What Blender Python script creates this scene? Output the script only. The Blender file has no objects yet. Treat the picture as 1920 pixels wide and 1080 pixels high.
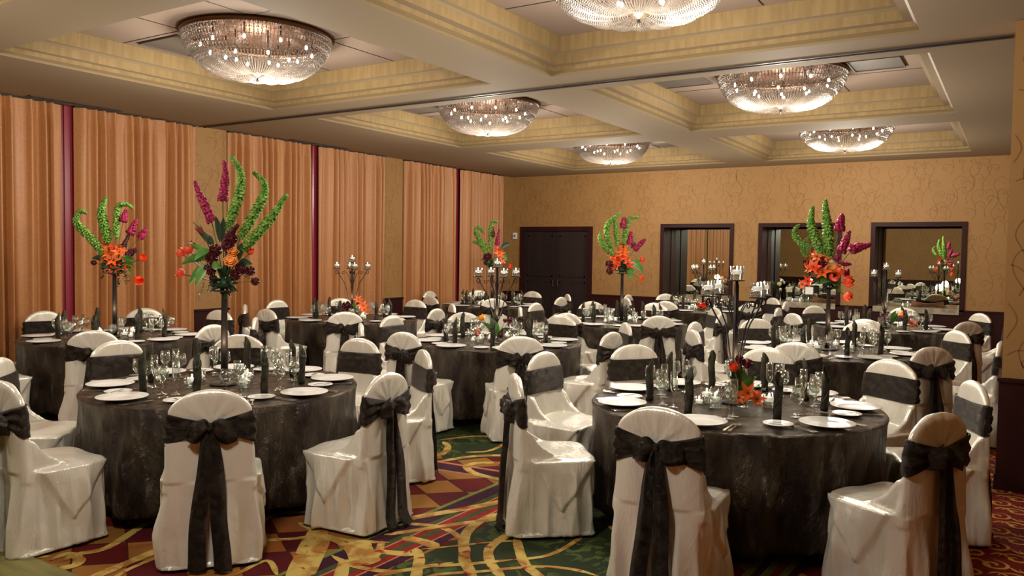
import bpy, math, random
import numpy as np
from mathutils import Vector, Matrix
from mathutils import noise as mnoise
PI = math.pi
random.seed(7)
scene = bpy.context.scene
COL = scene.collection

# ------------------------------------------------------------------ camera
CAM = Vector((0.0, 0.0, 1.7212))
CR = Vector((0.84565864, 0.53353704, 0.01413143))
CU = Vector((-0.03517391, 0.02929226, 0.99895183))
CF = Vector((-0.53256386, 0.8452693, -0.04353784))
cd = bpy.data.cameras.new('camera'); cam = bpy.data.objects.new('camera', cd); COL.objects.link(cam)
cam.matrix_world = Matrix(((CR.x, CU.x, -CF.x, CAM.x), (CR.y, CU.y, -CF.y, CAM.y), (CR.z, CU.z, -CF.z, CAM.z), (0, 0, 0, 1)))
cd.sensor_width = 36; cd.lens = 28.198; cd.clip_start = .05; cd.clip_end = 80
scene.camera = cam
# ------------------------------------------------------------------ world, exposure
w = bpy.data.worlds.new('world'); scene.world = w; w.use_nodes = True
w.node_tree.nodes['Background'].inputs[0].default_value = (.9, .85, .8, 1)
w.node_tree.nodes['Background'].inputs[1].default_value = .05
scene.view_settings.view_transform = 'Standard'; scene.view_settings.look = 'None'
scene.view_settings.exposure = 0.0; scene.view_settings.gamma = 1
scene.view_settings.use_curve_mapping = False
cy = scene.cycles
cy.max_bounces = 7; cy.diffuse_bounces = 4; cy.glossy_bounces = 4; cy.transmission_bounces = 4
cy.transparent_max_bounces = 16; cy.caustics_reflective = False; cy.caustics_refractive = False
cy.sample_clamp_indirect = 4; cy.blur_glossy = 1.0
LAMP_POWER = 190.0
LAMP_COL = (1.0, .92, .79)
H = 3.4737; XW = -10.01; YB = 15.83; YR = -4.0; XR = 1.6; RAIL = .8445
CX = [(-7.98, -4.70), (-3.98, -.70)]
CY = [(-.3, 3.0), (3.7, 7.0), (7.72, 11.02), (11.72, 15.02)]
LAMPS = [((a + b) / 2, (c + d) / 2) for c, d in CY for a, b in CX]
for i, (x, y) in enumerate(LAMPS):
    for pw, rad, z in ((LAMP_POWER, .2, 2.98), (5, .12, 3.60)):      # unseen lamp added under the bowl to light the ceiling, bulbs inside it
        l = bpy.data.lights.new('chandelier_light', 'POINT'); l.energy = pw; l.color = LAMP_COL
        l.shadow_soft_size = rad
        o = bpy.data.objects.new('chandelier_light', l); COL.objects.link(o); o.location = (x, y, z)

# ------------------------------------------------------------------ materials
MATS = {}
def mat(name, col, rough=.5, metal=0, spec=.5, emis=None, emis_s=0, bump=None, var=None, sheen=0, coat=0, trans=0):
    """col: linear rgb.  bump=(scale,strength,distance,stretch)  var=(scale,amount,second colour)"""
    m = bpy.data.materials.new(name); m.use_nodes = True; nt = m.node_tree; n = nt.nodes; L = nt.links
    b = n['Principled BSDF']
    b.inputs['Base Color'].default_value = (*col, 1); b.inputs['Roughness'].default_value = rough
    b.inputs['Metallic'].default_value = metal; b.inputs['Specular IOR Level'].default_value = spec
    b.inputs['Sheen Weight'].default_value = sheen; b.inputs['Coat Weight'].default_value = coat
    b.inputs['Transmission Weight'].default_value = trans
    if emis: b.inputs['Emission Color'].default_value = (*emis, 1); b.inputs['Emission Strength'].default_value = emis_s
    if bump or var:
        tc = n.new('ShaderNodeTexCoord')
    if bump:
        mp = n.new('ShaderNodeMapping'); mp.inputs['Scale'].default_value = bump[3] if len(bump) > 3 else (1, 1, 1)
        L.new(tc.outputs['Object'], mp.inputs[0])
        t = n.new('ShaderNodeTexNoise'); t.inputs['Scale'].default_value = bump[0]; t.inputs['Detail'].default_value = 4
        t.inputs['Roughness'].default_value = .62
        L.new(mp.outputs[0], t.inputs['Vector'])
        bp = n.new('ShaderNodeBump'); bp.inputs['Strength'].default_value = bump[1]; bp.inputs['Distance'].default_value = bump[2]
        L.new(t.outputs['Fac'], bp.inputs['Height']); L.new(bp.outputs[0], b.inputs['Normal'])
        if len(bump) > 4:      # second, ridged layer of creases
            t3 = n.new('ShaderNodeTexNoise'); t3.inputs['Scale'].default_value = bump[4]; t3.inputs['Detail'].default_value = 7
            t3.inputs['Roughness'].default_value = .7; t3.inputs['Distortion'].default_value = 1.1; L.new(mp.outputs[0], t3.inputs['Vector'])
            sb = n.new('ShaderNodeMath'); sb.operation = 'SUBTRACT'; sb.inputs[1].default_value = .5; L.new(t3.outputs['Fac'], sb.inputs[0])
            ab = n.new('ShaderNodeMath'); ab.operation = 'ABSOLUTE'; L.new(sb.outputs[0], ab.inputs[0])
            b2 = n.new('ShaderNodeBump'); b2.inputs['Strength'].default_value = 1; b2.inputs['Distance'].default_value = bump[5]
            L.new(ab.outputs[0], b2.inputs['Height']); L.new(bp.outputs[0], b2.inputs['Normal']); L.new(b2.outputs[0], b.inputs['Normal'])
    if var:
        mp2 = n.new('ShaderNodeMapping'); mp2.inputs['Scale'].default_value = var[3] if len(var) > 3 else (1, 1, 1)
        L.new(tc.outputs['Object'], mp2.inputs[0])
        t2 = n.new('ShaderNodeTexNoise'); t2.inputs['Scale'].default_value = var[0]; t2.inputs['Detail'].default_value = 3
        L.new(mp2.outputs[0], t2.inputs['Vector'])
        r = n.new('ShaderNodeMapRange'); r.inputs[1].default_value = .38; r.inputs[2].default_value = .62; r.inputs[4].default_value = var[1]
        L.new(t2.outputs['Fac'], r.inputs[0])
        mx = n.new('ShaderNodeMix'); mx.data_type = 'RGBA'
        mx.inputs['A'].default_value = (*col, 1); mx.inputs['B'].default_value = (*var[2], 1)
        L.new(r.outputs[0], mx.inputs['Factor']); L.new(mx.outputs['Result'], b.inputs['Base Color'])
    MATS[name] = m; return m
def s(r, g, b):
    f = lambda c: ((c / 255 + .055) / 1.055) ** 2.4 if c > 10 else c / 255 / 12.92
    return (f(r), f(g), f(b))
M_satin = mat('ivory satin', (.80, .765, .67), .26, .25, .9, bump=(9, .5, .014, (1, 1, .30), 3.0, .014))
M_sash = mat('charcoal taffeta', (.022, .015, .011), .27, .55, .4, bump=(70, .7, .006, (1, 1, 1.5), 16, .035), var=(22, 1, (.046, .035, .026)))  # paler mottling in the colour imitates sheen on the taffeta
M_cloth = mat('crushed brown taffeta', (.034, .021, .016), .27, .6, .5, bump=(40, .8, .015, (1, 1, .45), 9, .11), var=(8, 1, (.105, .08, .052), (1, 1, .3)))  # lighter streaks put into the colour stand in for glints on the folds
M_napkin = mat('olive brown napkin', (.016, .014, .009), .42, .2, .3, bump=(60, .5, .003), var=(14, .8, (.05, .048, .028)))
M_china = mat('white china', (.86, .86, .84), .18, 0, .6)
M_steel = mat('polished steel', (.75, .74, .7), .18, 1)
M_iron = mat('black iron', (.014, .011, .010), .55, .2, .3)
M_bronze = mat('aged bronze', (.16, .075, .04), .42, .7)
M_brass = mat('dark brass finial', (.045, .026, .012), .5, .3)
M_wax = mat('white candle wax', (.85, .82, .74), .4, 0, .4, emis=(1, .86, .66), emis_s=.9)  # wax emits by itself, standing in for the flame's light in it
M_flame = mat('candle flame', (1, .8, .5), .5, emis=(1, .85, .6), emis_s=14)
M_bulb = mat('lit bulb', (1, 1, 1), .5, emis=(1, .93, .82), emis_s=60)
for m in (M_wax, M_flame, M_bulb): m.cycles.emission_sampling = 'NONE'
M_water = mat('candle water', (.5, .5, .46), .1, 0, .6)
M_mahog = mat('dark mahogany', (.026, .007, .007), .45, 0, .10, var=(3, .6, (.038, .011, .009), (1, 1, .1)))
M_door = mat('dark door panel', (.022, .015, .014), .42, 0, .2, var=(3, .6, (.032, .022, .020), (1, 1, .1)))
M_red = mat('maroon window frame', (.22, .014, .03), .3, 0, .6)
M_night = mat('night window glass', (.07, .006, .016), .08, 0, .7)
M_soffit = mat('taupe ceiling paint', s(152, 135, 110), .8, 0, .2)
M_panel = mat('mauve grey ceiling board', s(140, 122, 108), .85, 0, .2)
M_vent = mat('grey vent grille', s(96, 88, 80), .6, .2, .3)
M_gold = mat('gold weave ceiling paper', s(133, 111, 74), .7, 0, .3, var=(22, .7, s(116, 95, 61), (1, 1, .12)), bump=(60, .2, .003))
M_mold = mat('olive gold moulding', s(120, 102, 73), .6, 0, .3)
M_slot = mat('black track slot', (.012, .010, .010), .5, 0, .3)
M_alu = mat('track lip', s(66, 56, 50), .5, .2, .3)
M_wall = mat('gold wallpaper', s(151, 114, 68), .62, 0, .3, var=(1.6, .35, s(142, 103, 59), (1, 1, 1)))
M_vine = mat('brown vine print', s(121, 84, 46), .6, 0, .3)
M_curt = mat('apricot curtain', s(178, 123, 74), .45, 0, .45, bump=(120, .2, .002), var=(40, .35, s(154, 97, 55), (1, 1, 1)))
M_stone = mat('pale stone counter', s(170, 160, 140), .15, 0, .6, var=(12, .6, s(120, 105, 85)))
M_wood = mat('brown wooden bowl', s(128, 88, 62), .35)
M_white = mat('white enamel', (.8, .8, .8), .4)
M_blackpl = mat('black plastic', (.012, .012, .012), .4)
M_par = mat('olive oak parquet', s(120, 112, 62), .5, 0, .3, var=(2.2, .8, s(96, 92, 50), (1, 9, 1)))
M_seam = mat('parquet seam', s(46, 40, 22), .7)
M_bell = mat('bell flower green', s(84, 140, 44), .5, 0, .4, var=(34, 1, s(160, 198, 96)))
M_stem = mat('flower stem green', s(58, 84, 34), .5)
M_leaf = mat('broad leaf green', s(62, 112, 40), .4, 0, .5, var=(12, .8, s(96, 150, 60)))
M_dleaf = mat('dark leaf green', s(34, 60, 34), .45)
M_mag = mat('magenta petals', s(176, 28, 84), .5, var=(30, .7, s(130, 14, 56)))
M_burg = mat('burgundy petals', s(96, 10, 30), .6, var=(30, .7, s(60, 6, 20)))
M_orange = mat('orange petals', s(238, 92, 30), .45, var=(20, .7, s(250, 130, 60)))
M_redor = mat('red orange petals', s(232, 58, 22), .45, var=(20, .7, s(250, 100, 40)))
M_peach = mat('peach rose petals', s(248, 172, 90), .45, var=(20, .7, s(240, 140, 60)))
M_cream = mat('cream petals', s(240, 215, 160), .5)
M_prot = mat('dusky protea petals', s(150, 78, 62), .5)
M_yel = mat('yellow tulip petals', s(240, 160, 40), .45)

def glass_mat(name, tint=(1, 1, 1), dens=.25):
    m = bpy.data.materials.new(name); m.use_nodes = True; nt = m.node_tree; n = nt.nodes; L = nt.links; n.clear()
    out = n.new('ShaderNodeOutputMaterial'); t = n.new('ShaderNodeBsdfTransparent'); g = n.new('ShaderNodeBsdfGlossy')
    g.inputs['Roughness'].default_value = .04; g.inputs['Color'].default_value = (1, 1, 1, 1)
    t.inputs['Color'].default_value = (*tint, 1)
    lw = n.new('ShaderNodeLayerWeight'); lw.inputs['Blend'].default_value = dens
    mr = n.new('ShaderNodeMapRange'); mr.inputs[3].default_value = .07; mr.inputs[4].default_value = .75
    L.new(lw.outputs['Facing'], mr.inputs[0])
    mx = n.new('ShaderNodeMixShader'); L.new(mr.outputs[0], mx.inputs[0]); L.new(t.outputs[0], mx.inputs[1]); L.new(g.outputs[0], mx.inputs[2])
    L.new(mx.outputs[0], out.inputs[0]); MATS[name] = m; return m
M_glass = glass_mat('clear thin glass', (.93, .96, .94), .3)
M_glass2 = glass_mat('clear candle glass', (.92, .95, .95), .42)
def crystal():
    m = bpy.data.materials.new('crystal beads'); m.use_nodes = True; nt = m.node_tree; n = nt.nodes; L = nt.links; n.clear()
    out = n.new('ShaderNodeOutputMaterial'); tr = n.new('ShaderNodeBsdfTranslucent'); g = n.new('ShaderNodeBsdfGlossy'); d = n.new('ShaderNodeBsdfTransparent')
    tr.inputs[0].default_value = (.46, .40, .35, 1); g.inputs['Roughness'].default_value = .28; g.inputs[0].default_value = (.62, .58, .54, 1)
    a = n.new('ShaderNodeMixShader'); a.inputs[0].default_value = .35; b = n.new('ShaderNodeMixShader'); b.inputs[0].default_value = .18
    L.new(tr.outputs[0], a.inputs[1]); L.new(g.outputs[0], a.inputs[2]); L.new(a.outputs[0], b.inputs[1]); L.new(d.outputs[0], b.inputs[2])
    L.new(b.outputs[0], out.inputs[0]); return m
M_cryst = crystal()
def mirror():
    m = bpy.data.materials.new('mirror'); m.use_nodes = True; nt = m.node_tree; n = nt.nodes; n.clear()
    out = n.new('ShaderNodeOutputMaterial'); g = n.new('ShaderNodeBsdfGlossy'); g.inputs['Roughness'].default_value = 0.0
    g.inputs[0].default_value = (.74, .78, .68, 1); nt.links.new(g.outputs[0], out.inputs[0]); return m
M_mirror = mirror()
def carpet(name, kind):
    m = bpy.data.materials.new(name); m.use_nodes = True; nt = m.node_tree; n = nt.nodes; L = nt.links; b = n['Principled BSDF']
    b.inputs['Roughness'].default_value = .85; b.inputs['Specular IOR Level'].default_value = .15
    tc = n.new('ShaderNodeTexCoord')
    def rng(fac, a, c, lo=0, hi=1):
        r = n.new('ShaderNodeMapRange'); r.inputs[1].default_value = a; r.inputs[2].default_value = c; r.inputs[3].default_value = lo; r.inputs[4].default_value = hi
        L.new(fac, r.inputs[0]); return r.outputs[0]
    def mix(f, a, c):
        mx = n.new('ShaderNodeMix'); mx.data_type = 'RGBA'
        for k, v in (('A', a), ('B', c)):
            if isinstance(v, tuple): mx.inputs[k].default_value = (*v, 1)
            else: L.new(v, mx.inputs[k])
        L.new(f, mx.inputs['Factor']); return mx.outputs['Result']
    def noise(scale, detail=3, mp=(1, 1, 1), rot=0, dist=0):
        q = n.new('ShaderNodeMapping'); q.inputs['Scale'].default_value = mp; q.inputs['Rotation'].default_value = (0, 0, rot)
        L.new(tc.outputs['Object'], q.inputs[0])
        t = n.new('ShaderNodeTexNoise'); t.inputs['Scale'].default_value = scale; t.inputs['Detail'].default_value = detail; t.inputs['Distortion'].default_value = dist
        L.new(q.outputs[0], t.inputs['Vector']); return t.outputs['Fac']
    if kind == 'tile':
        sx = n.new('ShaderNodeSeparateXYZ'); L.new(tc.outputs['Object'], sx.inputs[0])
        det = .28 * .20 + .17 * .20
        def lin(a, c, off):
            p = n.new('ShaderNodeMath'); p.operation = 'MULTIPLY'; L.new(sx.outputs[0], p.inputs[0]); p.inputs[1].default_value = a
            q = n.new('ShaderNodeMath'); q.operation = 'MULTIPLY_ADD'; L.new(sx.outputs[1], q.inputs[0]); q.inputs[1].default_value = c; L.new(p.outputs[0], q.inputs[2])
            r = n.new('ShaderNodeMath'); r.operation = 'ADD'; L.new(q.outputs[0], r.inputs[0]); r.inputs[1].default_value = off; return r.outputs[0]
        x0, y0 = -3.588, 4.826
        ua, ub = .20 / det, -.20 / det; va, vb = .17 / det, .28 / det
        U = lin(ua, ub, -(ua * x0 + ub * y0)); V = lin(va, vb, -(va * x0 + vb * y0))
        cb = n.new('ShaderNodeCombineXYZ'); L.new(U, cb.inputs[0]); L.new(V, cb.inputs[1])
        ck = n.new('ShaderNodeTexChecker'); ck.inputs['Scale'].default_value = 1.0; L.new(cb.outputs[0], ck.inputs[0])
        base = mix(ck.outputs['Fac'], s(92, 20, 20), s(140, 96, 42))
        base = mix(rng(noise(1.1, 1), .48, .6), base, mix(ck.outputs['Fac'], s(72, 16, 22), s(142, 84, 40)))
        def line(src):
            f = n.new('ShaderNodeMath'); f.operation = 'FRACT'; L.new(src, f.inputs[0])
            c2 = n.new('ShaderNodeMath'); c2.operation = 'SUBTRACT'; L.new(f.outputs[0], c2.inputs[0]); c2.inputs[1].default_value = .5
            a2 = n.new('ShaderNodeMath'); a2.operation = 'ABSOLUTE'; L.new(c2.outputs[0], a2.inputs[0]); return rng(a2.outputs[0], .465, .48)
        base = mix(line(U), base, s(70, 22, 18)); base = mix(line(V), base, s(70, 22, 18))
        col = base
    elif kind == 'green':
        col = mix(rng(noise(9, 4, dist=1.2), .50, .56), s(40, 50, 32), s(78, 92, 44))
        col = mix(rng(noise(1.5, 2), .42, .55), s(40, 50, 28), col)
    elif kind == 'red':
        col = mix(rng(noise(30, 2), .4, .6), s(116, 30, 24), s(96, 22, 22))
    elif kind == 'brush':
        col = mix(rng(noise(7, 3, (1, 1, 1), 0, .6), .46, .60), s(188, 162, 90), s(158, 112, 54))
        col = mix(rng(noise(11, 4, (1, 1, 1), 0, 1.0), .60, .66), col, s(150, 50, 30))
    elif kind == 'scroll':
        col = mix(rng(noise(12, 2), .4, .6), s(196, 150, 70), s(176, 124, 54))
    else:
        col = mix(rng(noise(12, 2), .4, .6), kind, tuple(c * .75 for c in kind))
    t = n.new('ShaderNodeTexNoise'); t.inputs['Scale'].default_value = 260; L.new(tc.outputs['Object'], t.inputs['Vector'])
    bp = n.new('ShaderNodeBump'); bp.inputs['Strength'].default_value = .35; bp.inputs['Distance'].default_value = .004
    L.new(t.outputs['Fac'], bp.inputs['Height']); L.new(bp.outputs[0], b.inputs['Normal'])
    L.new(col, b.inputs['Base Color']); return m

# ------------------------------------------------------------------ mesh builder
class MB:
    def __init__(self): self.v = []; self.f = []; self.m = []
    def add(self, vs, fs, mi=0):
        o = len(self.v); self.v += [tuple(p) for p in vs]; self.f += [tuple(i + o for i in f) for f in fs]; self.m += [mi] * len(fs); return self
    def box(self, x0, x1, y0, y1, z0, z1, mi=0):
        vs = [(x, y, z) for z in (z0, z1) for y in (y0, y1) for x in (x0, x1)]
        return self.add(vs, [(0, 2, 3, 1), (4, 5, 7, 6), (0, 1, 5, 4), (2, 6, 7, 3), (0, 4, 6, 2), (1, 3, 7, 5)], mi)
    def grid(self, rows, closed_u=False, mi=0, cap0=False, cap1=False):
        nu = len(rows[0]); vs = [p for r in rows for p in r]; fs = []
        for j in range(len(rows) - 1):
            for i in range(nu if closed_u else nu - 1):
                a = j * nu + i; b = j * nu + (i + 1) % nu; fs.append((a, b, b + nu, a + nu))
        if cap0: fs.append(tuple(reversed(range(nu))))
        if cap1: fs.append(tuple((len(rows) - 1) * nu + i for i in range(nu)))
        return self.add(vs, fs, mi)
    def lathe(self, prof, seg=20, c=(0, 0, 0), mi=0, cap0=True, cap1=True):
        rows = [[(c[0] + r * math.cos(2 * PI * i / seg), c[1] + r * math.sin(2 * PI * i / seg), c[2] + z) for i in range(seg)] for r, z in prof]
        return self.grid(rows, True, mi, cap0, cap1)
    def tube(self, pts, rad, seg=6, mi=0):
        pts = [Vector(p) for p in pts]; n = len(pts)
        if not hasattr(rad, '__len__'): rad = [rad] * n
        rows = []; up = Vector((0, 0, 1)); prev = None
        for i, p in enumerate(pts):
            t = (pts[min(i + 1, n - 1)] - pts[max(i - 1, 0)]).normalized()
            if prev is None:
                a = up if abs(t.z) < .9 else Vector((1, 0, 0)); u = t.cross(a).normalized()
            else: u = (prev - t * prev.dot(t)).normalized()
            prev = u; w_ = t.cross(u)
            rows.append([tuple(p + (u * math.cos(2 * PI * k / seg) + w_ * math.sin(2 * PI * k / seg)) * rad[i]) for k in range(seg)])
        return self.grid(rows, True, mi, True, True)
    def ell(self, c, r, seg=8, rings=5, mi=0, axis=None):
        if not hasattr(r, '__len__'): r = (r, r, r)
        R = Vector((0, 0, 1)).rotation_difference(Vector(axis)).to_matrix() if axis is not None else None
        rows = []
        for j in range(1, rings):
            a = -PI / 2 + PI * j / rings
            row = []
            for i in range(seg):
                v = Vector((r[0] * math.cos(a) * math.cos(2 * PI * i / seg), r[1] * math.cos(a) * math.sin(2 * PI * i / seg), r[2] * math.sin(a)))
                if R: v = R @ v
                row.append(tuple(Vector(c) + v))
            rows.append(row)
        return self.grid(rows, True, mi, True, True)
    def build(self, name, mats, parent=None, smooth=True, loc=None):
        me = bpy.data.meshes.new(name); me.from_pydata(self.v, [], self.f)
        if not isinstance(mats, (list, tuple)): mats = [mats]
        for m in mats: me.materials.append(m)
        me.polygons.foreach_set('material_index', self.m)
        if smooth: me.polygons.foreach_set('use_smooth', [True] * len(self.f))
        me.update()
        return ob(name, me, parent, loc)
def ob(name, me, parent=None, loc=None):
    o = bpy.data.objects.new(name, me); COL.objects.link(o)
    if parent is not None: o.parent = parent
    if loc is not None: o.location = loc
    return o
def tag(o, label, cat, group=None):
    o['label'] = label; o['category'] = cat
    if group: o['group'] = group
    return o
def empty(name, loc, rz=0, label=None, cat=None, group=None):
    o = bpy.data.objects.new(name, None); COL.objects.link(o); o.empty_display_size = .1
    o.location = loc; o.rotation_euler = (0, 0, rz)
    if label: tag(o, label, cat, group)
    return o
def struct(mb, name, mats, smooth=False, parent=None, loc=None):
    o = mb.build(name, mats, parent, smooth, loc)
    if parent is None: o['kind'] = 'structure'
    return o
def auto_smooth(o, ang=40):
    me = o.data; me.polygons.foreach_set('use_smooth', [True] * len(me.polygons))
    me.set_sharp_from_angle(angle=math.radians(ang))
def clone(o, parent=None):
    c = o.copy(); COL.objects.link(c); c.parent = parent
    for ch in o.children: clone(ch, c)
    return c
def catmull(pts, n=6):
    P = [Vector(p) for p in pts]; out = []
    for i in range(len(P) - 1):
        p0 = P[max(i - 1, 0)]; p1 = P[i]; p2 = P[i + 1]; p3 = P[min(i + 2, len(P) - 1)]
        for k in range(n):
            t = k / n
            out.append(.5 * ((2 * p1) + (p2 - p0) * t + (2 * p0 - 5 * p1 + 4 * p2 - p3) * t * t + (3 * p1 - p0 - 3 * p2 + p3) * t ** 3))
    out.append(P[-1]); return out

# ------------------------------------------------------------------ room shell
FW = 2.27     # dance floor front edge
mb = MB(); fm = [carpet('tile carpet', 'tile'), carpet('green damask carpet', 'green'), carpet('red border carpet', 'red'),
                 carpet('brush stroke yarn', 'brush'), carpet('gold scroll yarn', 'scroll'), carpet('plum yarn', s(58, 22, 44)),
                 carpet('olive yarn', s(112, 122, 58)), carpet('dark olive yarn', s(66, 74, 40)), carpet('brick yarn', s(136, 38, 30)), carpet('rose line yarn', s(186, 120, 92))]
mb.add([(XW - .3, YR - .1, 0), (XR + .1, YR - .1, 0), (XR + .1, YB + 1.6, 0), (XW - .3, YB + 1.6, 0)], [(0, 1, 2, 3)], 0)
ZL = [0.0]
def patch(pts, mi, dz=None):
    if dz is None: ZL[0] += .00008; dz = ZL[0]
    mb.add([(p[0], p[1], dz) for p in pts], [tuple(range(len(pts)))], mi)
def ribbon(pts, width, mi, n=6, taper=True, dz=None):
    if dz is None: ZL[0] += .00008; dz = ZL[0]
    P = catmull([(p[0], p[1], 0) for p in pts], n); k = len(P); vs = []
    for i, p in enumerate(P):
        t = (P[min(i + 1, k - 1)] - P[max(i - 1, 0)]).normalized(); nn = Vector((-t.y, t.x, 0)); u = i / (k - 1)
        wd = width / 2 * ((min(1, 6 * u + .15) * min(1, 6 * (1 - u) + .15)) if taper else 1) * (1 + .05 * math.sin(i * .9))
        vs += [(p.x + nn.x * wd, p.y + nn.y * wd, dz), (p.x - nn.x * wd, p.y - nn.y * wd, dz)]
    mb.add(vs, [(2 * i, 2 * i + 1, 2 * i + 3, 2 * i + 2) for i in range(k - 1)], mi)
#@C0
patch([(-4.863, 6.352), (-4.257, 6.793), (-3.512, 5.871), (-3.921, 5.235), (-4.279, 5.555)], 1)
patch([(-3.192, 5.104), (-2.821, 4.366), (-2.772, 3.952), (-2.826, 3.321), (-2.743, 2.827), (-1.304, 3.8), (-2.051, 5.906)], 1)
patch([(-3.243, 5.343), (-3.249, 4.626), (-3.215, 4.578), (-3.208, 5.287)], 6, .0004)
patch([(-3.249, 4.626), (-3.255, 4.034), (-3.221, 3.992), (-3.215, 4.578)], 6, .0004)
patch([(-3.255, 4.034), (-3.26, 3.537), (-3.226, 3.5), (-3.221, 3.992)], 6, .0004)
patch([(-3.26, 3.537), (-3.264, 3.113), (-3.23, 3.081), (-3.226, 3.5)], 6, .0004)
patch([(-3.264, 3.113), (-3.267, 2.748), (-3.233, 2.72), (-3.23, 3.081)], 6, .0004)
patch([(-3.208, 5.287), (-3.215, 4.578), (-3.102, 4.418), (-3.095, 5.101)], 5, .0004)
patch([(-3.215, 4.578), (-3.221, 3.992), (-3.109, 3.854), (-3.102, 4.418)], 5, .0004)
patch([(-3.221, 3.992), (-3.226, 3.5), (-3.114, 3.379), (-3.109, 3.854)], 5, .0004)
patch([(-3.226, 3.5), (-3.23, 3.081), (-3.118, 2.975), (-3.114, 3.379)], 5, .0004)
patch([(-3.23, 3.081), (-3.233, 2.72), (-3.122, 2.627), (-3.118, 2.975)], 5, .0004)
patch([(-3.095, 5.101), (-3.102, 4.418), (-3.054, 4.35), (-3.046, 5.022)], 7, .0004)
patch([(-3.102, 4.418), (-3.109, 3.854), (-3.06, 3.794), (-3.054, 4.35)], 7, .0004)
patch([(-3.109, 3.854), (-3.114, 3.379), (-3.066, 3.328), (-3.06, 3.794)], 7, .0004)
patch([(-3.114, 3.379), (-3.118, 2.975), (-3.071, 2.93), (-3.066, 3.328)], 7, .0004)
patch([(-3.118, 2.975), (-3.122, 2.627), (-3.075, 2.587), (-3.071, 2.93)], 7, .0004)
patch([(-3.046, 5.022), (-3.054, 4.35), (-3.04, 4.331), (-3.032, 4.999)], 9, .0004)
patch([(-3.054, 4.35), (-3.06, 3.794), (-3.047, 3.778), (-3.04, 4.331)], 9, .0004)
patch([(-3.06, 3.794), (-3.066, 3.328), (-3.052, 3.313), (-3.047, 3.778)], 9, .0004)
patch([(-3.066, 3.328), (-3.071, 2.93), (-3.057, 2.917), (-3.052, 3.313)], 9, .0004)
patch([(-3.071, 2.93), (-3.075, 2.587), (-3.061, 2.575), (-3.057, 2.917)], 9, .0004)
patch([(-3.032, 4.999), (-3.04, 4.331), (-2.994, 4.265), (-2.986, 4.923)], 8, .0004)
patch([(-3.04, 4.331), (-3.047, 3.778), (-3.001, 3.721), (-2.994, 4.265)], 8, .0004)
patch([(-3.047, 3.778), (-3.052, 3.313), (-3.006, 3.263), (-3.001, 3.721)], 8, .0004)
patch([(-3.052, 3.313), (-3.057, 2.917), (-3.011, 2.873), (-3.006, 3.263)], 8, .0004)
patch([(-3.057, 2.917), (-3.061, 2.575), (-3.015, 2.537), (-3.011, 2.873)], 8, .0004)
patch([(-2.986, 4.923), (-2.994, 4.265), (-2.949, 4.201), (-2.94, 4.849)], 7, .0004)
patch([(-2.994, 4.265), (-3.001, 3.721), (-2.955, 3.665), (-2.949, 4.201)], 7, .0004)
patch([(-3.001, 3.721), (-3.006, 3.263), (-2.961, 3.215), (-2.955, 3.665)], 7, .0004)
patch([(-3.006, 3.263), (-3.011, 2.873), (-2.966, 2.831), (-2.961, 3.215)], 7, .0004)
patch([(-3.011, 2.873), (-3.015, 2.537), (-2.971, 2.499), (-2.966, 2.831)], 7, .0004)
patch([(-2.94, 4.849), (-2.949, 4.201), (-2.898, 4.13), (-2.89, 4.767)], 8, .0004)
patch([(-2.949, 4.201), (-2.955, 3.665), (-2.906, 3.604), (-2.898, 4.13)], 8, .0004)
patch([(-2.955, 3.665), (-2.961, 3.215), (-2.912, 3.161), (-2.906, 3.604)], 8, .0004)
patch([(-2.961, 3.215), (-2.966, 2.831), (-2.917, 2.783), (-2.912, 3.161)], 8, .0004)
patch([(-2.966, 2.831), (-2.971, 2.499), (-2.921, 2.458), (-2.917, 2.783)], 8, .0004)
patch([(-2.89, 4.767), (-2.898, 4.13), (-2.886, 4.113), (-2.877, 4.746)], 9, .0004)
patch([(-2.898, 4.13), (-2.906, 3.604), (-2.893, 3.589), (-2.886, 4.113)], 9, .0004)
patch([(-2.906, 3.604), (-2.912, 3.161), (-2.899, 3.148), (-2.893, 3.589)], 9, .0004)
patch([(-2.912, 3.161), (-2.917, 2.783), (-2.905, 2.772), (-2.899, 3.148)], 9, .0004)
patch([(-2.917, 2.783), (-2.921, 2.458), (-2.909, 2.447), (-2.905, 2.772)], 9, .0004)
patch([(-2.877, 4.746), (-2.886, 4.113), (-2.821, 4.02), (-2.812, 4.639)], 5, .0004)
patch([(-2.886, 4.113), (-2.893, 3.589), (-2.828, 3.508), (-2.821, 4.02)], 5, .0004)
patch([(-2.893, 3.589), (-2.899, 3.148), (-2.834, 3.077), (-2.828, 3.508)], 5, .0004)
patch([(-2.899, 3.148), (-2.905, 2.772), (-2.84, 2.71), (-2.834, 3.077)], 5, .0004)
patch([(-2.905, 2.772), (-2.909, 2.447), (-2.844, 2.393), (-2.84, 2.71)], 5, .0004)
ZL[0] = .0005
patch([(-3.954, 5.17), (-3.27, 5.228), (-3.192, 5.104), (-3.836, 5.017)], 5)
patch([(-3.995, 5.224), (-3.302, 5.28), (-3.282, 5.247), (-3.97, 5.19)], 9)
patch([(-3.846, 5.029), (-3.184, 5.092), (-3.169, 5.068), (-3.827, 5.004)], 9)
ribbon([(-4.424, 5.821), (-4.309, 6.062), (-4.159, 6.197), (-3.921, 6.261)], 0.043, 3)
ribbon([(-4.363, 5.789), (-4.219, 5.669), (-4.116, 5.486), (-4.091, 5.348)], 0.060, 3)
ribbon([(-3.971, 5.589), (-3.842, 5.727), (-3.852, 5.981), (-3.962, 6.421)], 0.039, 3)
ribbon([(-3.975, 5.197), (-3.846, 5.5), (-3.656, 5.679), (-3.438, 5.747)], 0.064, 3)
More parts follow.
